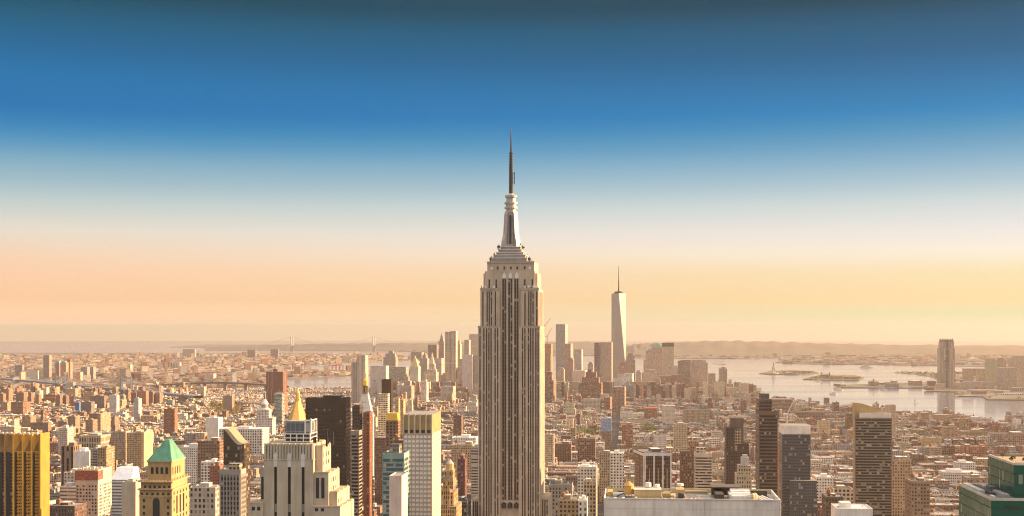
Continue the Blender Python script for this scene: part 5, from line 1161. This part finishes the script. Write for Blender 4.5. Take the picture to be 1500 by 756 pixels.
# ---------------------------------------------------------------- left: housing towers and the borough across the river
HB=(.34,.20,.13); HT=(.40,.27,.17)
for a in [
 ('housing_tower','brick housing tower cut by the left edge of the picture','tower',-6,5,577,4150,HB,9),
 ('housing_tower','large brown brick housing tower left of the orange columned block','tower',23,35,575,4100,(.27,.165,.115),40),
 ('housing_tower','brick housing tower peeping up behind the large brown one','tower',5,13,570,4350,HB,19),
 ('housing_tower','brick housing tower right of the large brown housing tower','tower',41,46,576,4250,HB,50),
 ('housing_tower','narrow brick housing tower left of the orange columned block','tower',52,57,578,4200,HB,61),
 ('housing_block','orange brick block with tall column like window bays','building',63,81,578,4280,(.42,.20,.10),None),
 ('housing_tower','first of three brown towers right of the orange columned block','tower',81,88,579,4050,(.24,.15,.11),91),
 ('housing_tower','second of three brown towers right of the orange columned block','tower',92,97,580,4080,(.24,.15,.11),101),
 ('housing_tower','third of three brown towers right of the orange columned block','tower',102,105,580,4150,HB,108),
 ('housing_tower','tall grey brown scaffolded tower right of the small blue tower','tower',118,134,589,3600,(.22,.19,.17),None),
 ('housing_slab','wide brown housing slab above the scaffolded tower','tower',132,153,580,4000,(.24,.17,.14),None),
 ('housing_tower','bright blue wrapped building between brown housing towers','building',109.5,116,590,3800,(.10,.2,.45),None),
 ('apartment_tower','white stepped slab tower left of the slender grey white slab','tower',160,171,579,3700,(.62,.58,.55),175),
 ('apartment_tower','slender grey white slab tower among low roofs','tower',196,203,584,3500,(.46,.46,.48),None),
 ('housing_slab','wide orange brick slab near the bridge tower','tower',200,214,573,4150,(.42,.2,.12),218),
 ('housing_slab','brown brick slab left of the wide orange brick slab','tower',192,199.5,575,4180,(.25,.14,.1),None),
 ('housing_tower','dark pair of brick towers right of the wide orange slab','tower',215,224,574,4250,(.26,.16,.12),228),
 ('housing_tower','lit brick tower at the right end of the orange slab group','tower',228,234,576,4260,(.34,.2,.14),239),
 ('housing_tower','broad brown tower with wide sunlit yellow side','tower',32,45,610,3150,(.30,.21,.15),53),
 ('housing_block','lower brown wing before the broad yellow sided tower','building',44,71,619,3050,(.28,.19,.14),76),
 ('housing_tower','square tower whose right half glows yellow, above the gold tower','tower',99,110.5,610,2950,(.30,.22,.16),117.5),
 ('housing_tower','lower lit tower right of the square glowing tower','tower',125,136,615,2900,(.29,.2,.15),143),
 ('housing_tower','tall lit tower with deep orange side near the white stepped slab','tower',143,147.5,606,3000,(.42,.29,.19),162),
 ('housing_tower','dark fronted lit sided tower right of the deep orange tower','tower',163,168,611,2950,(.27,.19,.14),175),
 ('housing_tower','brown tower before the deep orange sided tower','tower',131,144,606,3200,(.25,.17,.13),None),
 ('housing_tower','brown apartment tower above the lit gold roof edge','tower',84,94,617,3200,(.26,.18,.14),None),
 ('housing_tower','dark square block standing on the river bank right of the bridge','building',261,272,579,4300,(.22,.16,.14),None),
 ('housing_tower','brown tower pair above the yellow trees','building',327,340,579.5,3950,(.34,.24,.19),None),
 ('office_tower','tall grey brown office tower far across the river at the left','tower',63,72.5,520.5,6500,(.26,.22,.19),None),
 ('office_tower','pale bulky block left of the tall grey brown tower','tower',30,54,543,6300,(.58,.5,.42),None),
 ('apartment_tower','slim red and white striped tower left of the pale bulky block','tower',28,31,545,6000,(.55,.25,.18),37.5),
 ('office_tower','dark blocky tower behind the pale bulky block','tower',21.5,33,535,6800,(.24,.21,.2),36),
 ('office_tower','brown tower with blue green crown, left of three','tower',81,87,532,6350,(.3,.2,.17),None),
 ('office_tower','orange tower with blue green crown, middle of three','tower',88,97,531,6300,(.42,.24,.17),None),
 ('office_tower','brown tower with red crown, right of three','tower',97.5,103,530,6450,(.36,.22,.16),None),
 ('housing_slab','tan slab left of the paired grey housing slabs across the river','tower',111,118,545,6100,(.44,.34,.26),122),
 ('housing_slab','grey housing slab of a pair across the river, nearer left','tower',118.5,128,538,6300,(.3,.25,.22),132),
 ('housing_slab','grey housing slab of a pair across the river, right one','tower',131,137,537.5,6350,(.3,.25,.22),None),
 ('office_tower','lit tower rising behind the near bridge tower','tower',188,191,534,6700,(.55,.42,.3),None),
 ('office_block','wide dim block left of the lit tower behind the near bridge tower','building',175,188,540,6800,(.34,.28,.24),None),
 ('housing_slab','paired slab block far over the river left of the brick block','tower',294,305,549,6700,(.42,.36,.32),None),
 ('housing_slab','lit right hand slab of the far pair left of the brick block','tower',305.5,313,547.5,6650,(.5,.42,.35),317),
 ('housing_slab','distant square block on the horizon, left of two','tower',362,374.5,512.5,12000,(.24,.18,.16),None),
 ('housing_slab','distant square block on the horizon, right of two','tower',396,408,511.8,12200,(.24,.18,.16),None),
 ('housing_slab','distant wide cluster of blocks on the horizon at left','tower',267,286,511.5,12400,(.40,.34,.3),None),
 ('warehouse','long pale row of six ribs far across the river','building',237,264,531,8600,(.52,.44,.36),None),
 ('warehouse','long bright white far shed below the horizon portal tower','building',436,467,523.2,12500,(.66,.58,.46),None),
]:
    nm,lb,ct,x0,x1,yt,Y,wc,x2=a
    st=(2.8,3.2,.4,.45) if Y<4600 else (4,4,.4,.5)
    if 'column like' in lb: st=(4,30,.5,.8)
    if 'six ribs' in lb: st=(18,60,.3,.8)
    if 'red and white' in lb: st=(9,8,.0,.5)
    T(nm,lb,ct,x0,x1,yt,Y,wc,st,dep=None if x2 else 24,x2=x2,rot=5 if Y<4600 else 10,bulk=0,sides='F',tiers=((x0+(x1-x0)*.3,x0+(x1-x0)*.65,yt-1.6,.3,.7),) if Y<4600 else (),
      group='brick housing towers near the river' if nm=='housing_tower' else None)
for st_,px,y0,y1,Y,colr in (('brown tower with blue',84,532,528.5,6350,(.2,.5,.5)),('orange tower with blue',92.5,531,529.3,6300,(.2,.5,.5)),('brown tower with red',100.5,530,526.5,6450,(.4,.12,.08))):
    r=[o for o in C.objects if o.get('label','').startswith(st_)][0]; k=Y/F; mb=MB(); mb.box(-2.4*k,2.4*k,3,19,zat(y0,Y)-r.location.z+.4,zat(y1,Y)-r.location.z,tint=colr); mb.build('crown',FAC,r)

# ---------------------------------------------------------------- right: far shore towers, islands, statue
rt,w_,d_,h_,b_=T('office_tower','tall lone stone and glass tower with chamfered top on the far river shore','tower',1377,1398.5,510,5700,(.42,.34,.27),(3,60,.5,1),dep=42,rot=3,lm='tall far shore tower',tiers=((1378.5,1397.5,501,.05,.95),(1379.5,1397,497.3,.08,.92,(.22,.17,.14),NOWIN)))
mb=MB(); k=5700/F; mb.box(-2.6*k,1.6*k,-.8,-.02,zat(520,5700)-b_-60,zat(498,5700)-b_,tint=(.2,.155,.13),style=(3,4,.9,.7)); mb.box(-2.2*k,1.2*k,-.8,-.05,2,zat(520,5700)-b_-60.1,tint=(.2,.155,.13),style=(3,4,.9,.7)); mb.build('glass_bay',FAC,rt)
mb=MB()
for i in range(6): x=-9*k+3.6*k*i; mb.box(x-.8,x+.8,14,16,zat(497.3,5700)-b_,zat(497.3,5700)-b_+rs.uniform(2,6))
mb.build('rooftop_aerial',DARKSTEEL,rt)
for a in [
 ('apartment_tower','first short round topped tower right of the tall far shore tower',1413,1426,540,5900,(.40,.3,.23),()),
 ('apartment_tower','second short square tower right of the tall far shore tower',1433,1445,540,5950,(.40,.31,.24),()),
 ('glass_tower','greenish ribbed glass tower on the far shore',1446,1458.5,525.5,5800,(.34,.34,.22),()),
 ('office_tower','brownish tower with stepped head behind the greyish far shore slab',1462,1474,527,5900,(.34,.26,.2),((1464,1472,524.5,.2,.8),)),
 ('office_tower','wide greyish far shore slab with flat roof',1464,1488,538.5,5500,(.33,.28,.23),()),
 ('office_tower','tall tan far shore block cut by the right edge',1481,1512,526,5600,(.42,.33,.24),((1486,1512,521.5,.05,.95),)),
 ('office_block','low pale shore block at the foot of the tall far shore tower',1398.5,1412,561,5650,(.44,.36,.3),()),
 ('office_block','long low pale shore block with many windows',1413,1456,559,5600,(.48,.38,.31),()),
 ('office_block','long pale shore hall in front of the low blocks',1420,1464,571,5250,(.5,.4,.34),()),
 ('warehouse','white fenced looking pier shed at the far shore tip',1462,1500,577,5000,(.62,.55,.5),()),
 ('office_block','small grey shore block left of the pier shed',1484,1500,568,5300,(.38,.34,.3),()),
]:
    nm,lb,x0,x1,yt,Y,wc,tiers=a; T(nm,lb,'tower' if 'tower' in nm else 'building',x0,x1,yt,Y,wc,(3.6,4,.5,.5) if 'pier shed' not in lb else (8,60,.5,.9),dep=36,rot=3,tiers=tiers,sides='F')
# statue
VERD=simple('verdigris',(.16,.30,.25),.7)
Y=gnd(1133,548.2)[1]; X=(1133-PX0)/F*Y; b=drop(X,Y)+3
sc=(zat(528.5,Y)-b)/93.
t=empty('colossal_statue','green robed colossal statue with raised torch on a stone pedestal, on the small island','statue',(X,Y,b),.2)
t.scale=(sc,sc,sc)
mb=MB(); mb.cyl(0,0,38,0,36,6,n=11,tint=(.4,.34,.28)); mb.build('star_base',FAC,t)
mb=MB(); mb.fru(rect(-15,15,-15,15),6,rect(-12,12,-12,12),14,tint=(.5,.43,.35)).fru(rect(-10,10,-10,10),14,rect(-7.5,7.5,-7.5,7.5),42,tint=(.5,.43,.35)).fru(rect(-9,9,-9,9),42,rect(-8,8,-8,8),46,tint=(.5,.43,.35)); mb.build('pedestal',FAC,t)
mb=MB(); mb.cyl(0,0,5.6,46,4.6,58,n=12).cyl(0,0,4.6,58,3.6,68,n=12).cyl(0,0,4.1,68,4.0,73,n=12).cyl(0,0,4.0,73,1.6,76.2,n=12).cyl(0,0,1.3,76.2,1.3,77.4,n=10).cyl(0,0,1.7,77.4,1.9,80,n=10).cyl(0,0,1.9,80,1.1,82.2,n=10)
mb.bar((-3.4,0,74),(-4.6,0,82),1.1); mb.bar((-4.6,0,82),(-4.2,0,89),.8); mb.bar((3.4,0,73.4),(4.6,-2,67),1.1); mb.box(3.6,5.6,-4,-3,65,71); mb.build('robed_figure',VERD,t)
mb=MB()
for i in range(7): a=math.pi*i/6; mb.bar((1.6*math.cos(a),0,80.6+1.2*math.sin(a)),(3.2*math.cos(a),0,81+2.8*math.sin(a)),.16)
mb.build('crown',VERD,t)
mb=MB(); mb.cyl(-4.2,0,.7,89,1.4,90.4,n=8).cyl(-4.2,0,.9,90.4,0,93,n=8); mb.build('torch',GOLD,t)
LM.append((1133,540,Y,'island statue'))
# island and pier buildings
for lb,nm,x0,x1,yt,yb,tow in (('long brick island hall with corner turrets on the second island','civic_building',1203,1216,549.5,555,1),('low brick pavilion on the second island right of the turreted hall','civic_building',1222,1234,551.5,555.5,0),('row of pale island houses at the right end of the second island','civic_building',1238,1256,552,556,0),
   ('dark gabled ferry terminal with a pointed clock turret on the pier','ferry_terminal',1274,1287,560,566.5,2),('white shed on the pier right of the ferry terminal','pier_shed',1296,1308,564.5,567.2,0),('low brick buildings at the centre of the statue island','civic_building',1150,1162,546.5,548.4,0)):
    Y=gnd(x0,yb)[1]; T(nm,lb,'building',x0,x1,yt,Y,WHITE if 'white' in lb else (.30,.2,.15),(5,6,.4,.5),dep=30,rot=3,sides='F')
    r=[o for o in C.objects if o.get('label','')==lb][0]; k=Y/F; hw=(x1-x0)*k/2; z0=zat(yt,Y)-r.location.z
    mb=MB(); mb.fru(rect(-hw-1,hw+1,-1,31),z0+.3,rect(-hw+4,hw-4,14.5,15.5),z0+7,tint=(.25,.2,.17)); mb.build('hipped_roof',FAC,r)
    if tow:
        for s in ((-1,1) if tow==1 else (-.1,)):
            mb=MB(); mb.box(s*hw*.9-3,s*hw*.9+3,2,8,z0-6,z0+9,tint=(.36,.24,.18)).pyr(s*hw*.9-3.3,s*hw*.9+3.3,1.7,8.3,z0+9,z0+18,tint=(.2,.25,.22)); mb.build('turret',FAC,r)
# boats
def boat(label,px,py,L,mast=False):
    X,Y=gnd(px,py); t=empty('sail_boat' if mast else 'ferry_boat',label,'boat',(X,Y,drop(X,Y)),.2 if px<1260 else -.3)
    mb=MB(); bl=[(-L/2,-L*.1),(L*.3,-L*.1),(L/2,0),(L*.3,L*.1),(-L/2,L*.1)]; mb.fru([(x*.9,y*.8) for x,y in bl],-.5,bl,L*.07); mb.build('hull',WHITEP,t)
    if mast:
        mb=MB(); mb.cyl(0,0,.3,L*.07,.15,L*1.3,n=6); mb.build('mast',WHITEP,t); mb=MB(); mb.face([(.5,0,L*.15),(-L*.45,.3,L*.15),(.5,0,L*1.25)]); mb.face([(.5,.15,L*.15),(.5,.15,L*1.25),(-L*.45,.45,L*.15)]); mb.build('sail',WHITEP,t)
    else:
        mb=MB(); mb.box(-L*.38,L*.25,-L*.08,L*.08,L*.07+.02,L*.17,tint=WHITE,style=(2,2.4,.6,.5)).box(-L*.1,L*.18,-L*.06,L*.06,L*.17,L*.24,tint=WHITE,style=(2,2.4,.7,.5)); mb.build('cabin',FAC,t)
        mb=MB(); mb.cyl(-L*.2,0,L*.025,L*.17,L*.022,L*.28,n=8); mb.build('funnel',ORANGE,t)
boat('orange and white ferry passing below the second island',1229,571.5,42); boat('smaller white ferry nearest the viewer, below the other ferry',1221,577.5,36); boat('small ferry close to the shore of the second island',1199.5,558.6,30)
boat('white ferry near the long pier of the ferry terminal',1294,571.5,36); boat('lone white sailing boat on the wide river',1341,590.5,15,True); boat('long flat barge on the far bay above the islands',1269,539,90)
# ---------------------------------------------------------------- the ordinary city on its street grid
rg=random.Random(11)
WALLS=[((.30,.155,.105),'red brick',14),((.22,.135,.095),'brown brick',16),((.40,.29,.19),'tan brick',22),((.55,.45,.33),'cream',16),((.62,.56,.50),'white',8),((.34,.32,.30),'grey',13),((.46,.30,.20),'orange brick',6)]
ROOFS=[(R_TAR,'black tar',24),((.20,.19,.18),'dark grey',26),((.36,.34,.32),'grey',20),((.66,.64,.61),'white',18),((.42,.33,.24),'sandy',8)]
pick=lambda L:rg.choices(L,[x[-1] for x in L])[0]
HFOOT=[(p,min(a for a,b in p),max(a for a,b in p),min(b for a,b in p),max(b for a,b in p)) for p in FOOT]
def blocked(x,y,r):
    for p,a0,a1,b0,b1 in HFOOT:
        if a0-r<x<a1+r and b0-r<y<b1+r: return True
    return False
PARKS=[((300,596),(325,592),(353,596),(353,612),(325,616),(302,610)),((928,636),(945,629),(962,634),(960,641),(935,641)),((842,640),(872,634),(893,636),(890,641),(845,646)),((262,590),(285,588),(292,592),(270,595)),((390,596),(402,592),(404,600),(392,604)),((1095,600),(1120,590),(1128,596),(1104,606))]
PARKW=[[gnd(*p) for p in P] for P in PARKS]
dA=(math.sin(R(5)),math.cos(R(5))); rA=(math.cos(R(5)),-math.sin(R(5)))
LOTS=[]
def lot(a,s,wd,dp,zone_h,blk=None):
    x=a*dA[0]+s*rA[0]; y=a*dA[1]+s*rA[1]
    if abs(x)>y*.44+120: return
    cx,cy=x+dA[0]*dp/2,y+dA[1]*dp/2
    if not inside(cx,cy,MANH) or not inside(cx+rA[0]*wd*.7,cy,MANH) or blocked(cx,cy,max(wd,dp)*.5): return
    for P in PARKW:
        if inside(cx,cy,P): return
    W=pick(WALLS) if blk is None or rg.random()<.5 else blk[0]; Rf=pick(ROOFS) if blk is None or rg.random()<.6 else blk[1]; h=zone_h()
    if blk and rg.random()<.6: h=blk[2]*rg.uniform(.9,1.1)
    px=PX0+cx/cy*F; cap=None
    # keep the ordinary roofs below the named skyline
    lim=CZ-(max(PY0+F*CZ/cy-34,560)-PY0)/F*cy
    h=min(h,max(9,lim)); v=rg.uniform(.85,1.25)
    if 290<px<545 and cy>3700: h=min(h,12)
    for hx0,hx1,hy,hY,fr in HERO2:
        if hY<4400 and cy<hY-5 and hx0-.5*wd/y*F<px<hx1+.5*wd/y*F:
            pg=min(PY0+F*CZ/hY,756); h=min(h,max(9,CZ-(min(hy+(fr if hY<2200 else .5)*(pg-hy),755)-PY0)/F*y-3))
    LOTS.append(dict(x=x,y=y,w=wd,d=dp,h=h,wall=tuple(min(c*v*rg.uniform(.95,1.05),.8) for c in W[0]),wn=W[1],roof=Rf[0],rn=Rf[1],rot=R(5),seed=rg.random(),
       st=(rg.uniform(2.2,4),rg.uniform(3.1,4),rg.uniform(.35,.65),rg.uniform(.42,.6)),tank=rg.random()<(.4 if h>20 else .12),bulk=rg.random()<.75,set=rg.random()<.18 and h>24))
def zone(a,s):
    px=PX0+(a*dA[0]+s*rA[0])/(a*dA[1]+s*rA[1])*F
    def hh():
        r=rg.random()
        if a<1650: return rg.uniform(30,70) if r<.8 else rg.uniform(60,105)
        if a<2100: return rg.uniform(22,52) if r<.85 else rg.uniform(45,78)
        if a<2700: return rg.uniform(13,32) if r<.86 else rg.uniform(32,60)
        if px>1050 and a>2700: return rg.uniform(12,26) if r<.8 else rg.uniform(26,52)
        if a<3700: return rg.uniform(10,21) if r<.93 else rg.uniform(22,50)
        if a<4500: return rg.uniform(10,22) if r<.92 else rg.uniform(24,55)
        return (rg.uniform(18,60) if r<.7 else rg.uniform(60,130)) if px>500 else (rg.uniform(10,22) if r<.88 else rg.uniform(26,58))
    return hh
a=1180.
while a<6100:
    s=-2600.
    while s<2600:
        x=a*dA[0]+(s+125)*rA[0]; y=a*dA[1]+(s+125)*rA[1]
        if abs(x)<y*.44+380:
            for row in (0,1):
                u=s; zf=zone(a,s); blk=(pick(WALLS),pick(ROOFS),min(zf(),zf()))
                while u<s+226:
                    wd=rg.choice((7,8,9,11,14,16,20,26,34)) if a>2600 else rg.choice((12,16,20,24,28,34,42)); wd=min(wd,s+232-u); 
                    if wd<6: break
                    dp=rg.uniform(20,29)
                    if rg.random()>.04: lot(a+(0 if row==0 else 60-dp),u,wd-.3,dp,zone(a,u),blk)
                    u+=wd
        s+=258
    a+=79
print('LOTS',len(LOTS))
# what each would show: a coarse painter's buffer, near to far
H_,W_=378,750; buf=np.zeros((H_,W_),bool)
def pxrect(l):
    y=l['y']; s=F/y; x0=PX0+l['x']*s; x1=PX0+(l['x']+l['w'])*F/y; b=drop(l['x'],y)+3; yt=PY0+(CZ-b-l['h'])*s; yr=PY0+(CZ-b-l['h'])*F/(y+l['d']); yb=PY0+(CZ-b)*s
    return x0,x1,min(yt,yr),yb,yt
occ=[]
for o_ in C.objects:
    if o_.get('category') and o_.type=='EMPTY':
        ws=[c for c in o_.children if c.type=='MESH' and c.name.split('.')[0] in ('wall','glass_wall')]
        for c in ws:
            co=np.array([v.co for v in c.data.vertices]); ang=o_.rotation_euler.z; X=o_.location.x+co[:,0]*math.cos(ang)-co[:,1]*math.sin(ang); Yy=o_.location.y+co[:,0]*math.sin(ang)+co[:,1]*math.cos(ang); Z=o_.location.z+co[:,2]
            px=PX0+X/Yy*F; py=PY0+(CZ-Z)/Yy*F; occ.append((o_.location.y,px.min(),px.max(),np.percentile(py,12),py.max(),None))
for i,l in enumerate(LOTS):
    r=pxrect(l); occ.append((l['y'],r[0],r[1],r[2],r[3],i))
occ.sort(key=lambda q:q[0])
for Yq,x0,x1,y0,y1,i in occ:
    a,b,c,d=int(max(0,x0/2)),int(min(W_,math.ceil(x1/2))),int(max(0,y0/2)),int(min(H_,math.ceil(y1/2)))
    if b<=a or d<=c:
        if i is not None: LOTS[i]['vis']=0
        continue
    v=buf[c:d,a:b]
    if i is not None: LOTS[i]['vis']=int((~v).sum())
    buf[c:d,a:b]=True
def lot_geo(l,wl,rf,tanks,local=True):
    """walls into wl, roof pieces into rf; local: at the origin, else in world coordinates"""
    x0,z0=0,0
    k=dict(tint=(*l['wall'],l['seed']),style=l['st'],glass=(.03,.028,.028,.22)); w,d,h=l['w'],l['d'],l['h']
    rr=random.Random(l['seed'])
    if l['set']:
        wl.box(0,w,0,d,0,h*.72,top=l['roof'],**k); a,b=rr.uniform(.06,.2),rr.uniform(.8,.94); wl.box(w*a,w*b,d*.15,d*.9,h*.72,h,top=l['roof'],**k); X0,X1,Y0_,Y1_=w*a,w*b,d*.15,d*.9
    else:
        wl.box(0,w,0,d,0,h-.9,top=l['roof'],**k); q=.35; X0,X1,Y0_,Y1_=0,w,0,d
        pt_=tuple(min(1.25*c,.75) for c in l['wall']) if rr.random()<.5 else l['wall']
        for b in ((0,w,0,q),(0,w,d-q,d),(0,q,q,d-q),(w-q,w,q,d-q)): wl.box(*b,h-.9,h,tint=pt_,faces='FBLRT')
    zt=h if l['set'] else h-.9
    W,Dp=X1-X0,Y1_-Y0_
    rf.box(X0+.4,X1-.4,Y0_+.4,Y1_-.4,zt+.02,zt+.12,tint=l['roof'],faces='T')
    if l['bulk'] and W>7:
        n=1+(W>22)
        for _ in range(n):
            bw=rr.uniform(2.5,min(7,W*.4)); bx=X0+rr.uniform(.8,W-bw-.8); by=Y0_+rr.uniform(.1,.55)*Dp; hb=rr.uniform(2.2,4.5)
            rf.box(bx,bx+bw,by,min(by+rr.uniform(3,7),Y1_-.5),zt+.12,zt+hb,tint=rr.choice((l['wall'],(.55,.5,.44),(.3,.28,.26),(.66,.6,.52))),top=rr.choice((R_TAR,R_GREY,R_PALE)))
    for _ in range(rr.randint(1,4)):
        if W>6: bx=X0+rr.uniform(.8,W-2.2); by=Y0_+rr.uniform(.08,.85)*Dp; rf.box(bx,bx+rr.uniform(.8,1.8),by,min(by+rr.uniform(.8,1.6),Y1_-.4),zt+.12,zt+rr.uniform(.7,1.9),tint=rr.choice(((.62,.6,.57),(.4,.38,.36),(.12,.12,.12))))
    if l['tank'] and W>8: return (X0+rr.uniform(2.6,W-2.6),Y0_+rr.uniform(.25,.8)*Dp,zt+.15)
vis=sorted([i for i,l in enumerate(LOTS) if l.get('vis',0)>0],key=lambda i:-LOTS[i]['vis'])
NEAR=set(vis[:295])
def transform(mb,l,zb):
    c,s=math.cos(-l['rot']),math.sin(-l['rot']); mb.v=[(l['x']+c*x-s*y,l['y']+s*x+c*y,z+zb) for x,y,z in mb.v]
ORD=['nearest','second','third','fourth','fifth','sixth','seventh','eighth','ninth','tenth','eleventh','twelfth','thirteenth','fourteenth','fifteenth','sixteenth']
LMS=[q for q in LM if -20<q[0]<1520]
info=[]
for i in sorted(NEAR,key=lambda i:LOTS[i]['y']):
    l=LOTS[i]; r=pxrect(l); cx,cy=(r[0]+r[1])/2,r[2]
    q=min(LMS,key=lambda q:abs(q[0]-cx)+.6*abs(max(q[1],600)-cy)+(0 if q[2]<3800 else 60))
    dx=cx-q[0]; side='right of' if dx>14 else 'left of' if dx<-14 else ('behind' if l['y']>q[2] else 'before')
    size='tall' if l['h']>52 else 'low' if l['h']<24 else 'medium'
    info.append((f"{size} {l['wn']} building with {l['rn']} roof",side,q[3],abs(dx)+abs(max(q[1],600)-cy),i))
seen={}
for it in info: seen.setdefault((it[0],it[1],it[2]),[]).append(it)
labels={}
for key,its in seen.items():
    its.sort(key=lambda t:t[3])
    for n,t in enumerate(its): labels[t[4]]=f"{key[0]}, {'' if len(its)==1 else ORD[min(n,15)]+' '}{key[1]} the {key[2]}"
tank_mesh=[]
for kk in range(4):
    o_=water_tank(None,0,0,0,1.9+.25*kk,3.2+.3*kk,WOOD); tank_mesh.append(o_.data); bpy.data.objects.remove(o_)
for i in sorted(NEAR,key=lambda i:LOTS[i]['y']):
    l=LOTS[i]; zb=drop(l['x'],l['y'])+3; nm='loft_building' if l['w']>20 else 'brick_building' if 'brick' in l['wn'] else 'city_building'
    root=empty(nm,labels[i],'building',(l['x'],l['y'],zb),-l['rot'],'ordinary city buildings on the street grid')
    wl,rf=MB(),MB(); tk=lot_geo(l,wl,rf,None); wl.build('wall',FAC,root); ro=rf.build('roof',FAC,root)
    if tk:
        o_=bpy.data.objects.new('water_tank',tank_mesh[int(l['seed']*4)%4]); C.collection.objects.link(o_); o_.parent=ro; o_.location=tk
# everything beyond those: one mass
big=MB()
for i in range(len(LOTS)):
    if i in NEAR: continue
    l=LOTS[i]; m=MB(); tk=lot_geo(l,m,m,None)
    if tk and l['y']<3600: m.cyl(tk[0],tk[1],1.9,tk[2]+1.5,1.9,tk[2]+5,n=6,cap=False,tint=(.22,.13,.07)).cyl(tk[0],tk[1],2.1,tk[2]+5,0,tk[2]+6.6,n=6,cap=False,tint=(.3,.2,.12))
    transform(m,l,drop(l['x'],l['y'])+3); n=len(big.v); big.v+=m.v; big.f+=[tuple(j+n for j in f) for f in m.f]; big.m+=m.m; big.t+=m.t; big.s+=m.s; big.g+=m.g
big.build('city_mass',FAC,None,kind='stuff'); print('vis',len(vis))

# boroughs across the water
rb_=random.Random(5); big=MB()
def sprinkle(big,poly,n,y0,y1,sizes,hs,rot,xr=.42,tall=.04):
    k=0
    for _ in range(n):
        y=1/(rb_.uniform(1/y1,1/y0)); x=rb_.uniform(-xr,xr)*y
        if not inside(x,y,poly) or blocked(x,y,25): continue
        w_,d_=rb_.uniform(*sizes),rb_.uniform(*sizes)*.6; h=rb_.uniform(*hs) if rb_.random()>tall else rb_.uniform(hs[1],hs[1]*3)
        W=pick(WALLS); v=rb_.uniform(.8,1.15); c=tuple(min(q*v,.8) for q in W[0]); Rf=pick(ROOFS)[0]; m=MB(); m.box(-w_/2,w_/2,0,d_,0,h,tint=(*c,rb_.random()),style=(5,4,.4,.45),top=Rf)
        an=R(rot+rb_.choice((0,0,0,90))+rb_.uniform(-4,4)); ca,sa=math.cos(an),math.sin(an); z=drop(x,y)+3
        nn=len(big.v); big.v+=[(x+ca*a-sa*b,y+sa*a+ca*b,q+z) for a,b,q in m.v]; big.f+=[tuple(j+nn for j in f) for f in m.f]; big.m+=m.m; big.t+=m.t; big.s+=m.s; big.g+=m.g; k+=1
    return k
a_=sprinkle(big,BROOK,9000,4900,7500,(14,40),(8,18),20,.44,.05)
a_+=sprinkle(big,BROOK,8000,7000,14000,(20,60),(8,16),30,.44,.03)
big.build('borough_rooftops',FAC,None,kind='stuff')
big=MB(); b1=sprinkle(big,NJ,900,5000,9000,(16,60),(7,22),10,.46,.1); b2_=sprinkle(big,BAYO,2500,9500,14000,(20,90),(6,14),10,.46,.03); b2_+=sprinkle(big,STAT,1200,11000,14000,(20,60),(7,14),10,.46,.02); b2_+=sprinkle(big,STAL,900,12500,18000,(20,60),(7,14),10,.3,.02)
big.build('shore_rooftops',FAC,None,kind='stuff'); print('boro',a_,b1,b2_)

# trees: parks in the city and on the islands, each a mass of leaf clumps
def tree_mass(name,polys,n,r,mat,seed,h=9):
    rn=random.Random(seed); mb=MB()
    for P in polys:
        xs=[p[0] for p in P]; ys=[p[1] for p in P]; k=0
        for _ in range(n*6):
            x,y=rn.uniform(min(xs),max(xs)),rn.uniform(min(ys),max(ys))
            if inside(x,y,P):
                hh=h*rn.uniform(.7,1.25); b=drop(x,y)+3; mb.cyl(x,y,.4,b,.25,b+hh*.6,n=5); crown(mb,x,y,b+hh*.75,r*rn.uniform(.7,1.2),rn,22); k+=1
                if k>=n: break
    mb.build(name,mat,None,kind='stuff')
SPR=simple('spring_leaves',(.26,.19,.05),.8,0,.02,.5); MOSS=simple('young_green_leaves',(.13,.16,.035),.8,0,.02,.5); ISL=simple('island_leaves',(.09,.085,.035),.8,0,.01,.4)
tree_mass('park_foliage',[PARKW[0],PARKW[3],PARKW[4]],150,6.5,SPR,1,13)
tree_mass('lawn_foliage',[PARKW[1],PARKW[2]],90,6,MOSS,2,10)
tree_mass('shore_foliage',[PARKW[5]],90,8,SPR,3,12)
tree_mass('island_foliage',[G((1146,548.6),(1180,548.8),(1192,547),(1180,545.5),(1146,545.5)),G((1180,556.4),(1258,557),(1260,554.5),(1200,553))],120,5,ISL,4,6)
tree_mass('breakwater_foliage',[SPIT,NJ],120,6,ISL,5,5)
tree_mass('street_foliage',[[(-1150,3000),(-200,2600),(900,2600),(1100,3600),(-200,4600),(-1600,4600)]],420,4.5,SPR,6,11)
# thin cloud of haze over the whole place
HB_=68000.; mb=MB(); mb.box(-HB_,HB_,-HB_,HB_,-640,452,faces='FBLRTD')
m=bpy.data.materials.new('haze_air'); m.use_nodes=True; t=m.node_tree; t.nodes.clear(); ou=N(t,'ShaderNodeOutputMaterial'); pv=N(t,'ShaderNodeVolumePrincipled')
pv.inputs['Density'].default_value=HAZE; pv.inputs['Color'].default_value=(*HAZE_COL,1); pv.inputs['Anisotropy'].default_value=.4
t.links.new(pv.outputs[0],ou.inputs['Volume'])
me=bpy.data.meshes.new('haze'); me.from_pydata(mb.v,[],mb.f); me.materials.append(m); bmm=bmesh.new(); bmm.from_mesh(me); bmesh.ops.remove_doubles(bmm,verts=bmm.verts[:],dist=.1); bmesh.ops.recalc_face_normals(bmm,faces=bmm.faces[:]); bmm.to_mesh(me); bmm.free()
o=bpy.data.objects.new('haze',me); C.collection.objects.link(o); o['kind']='stuff'
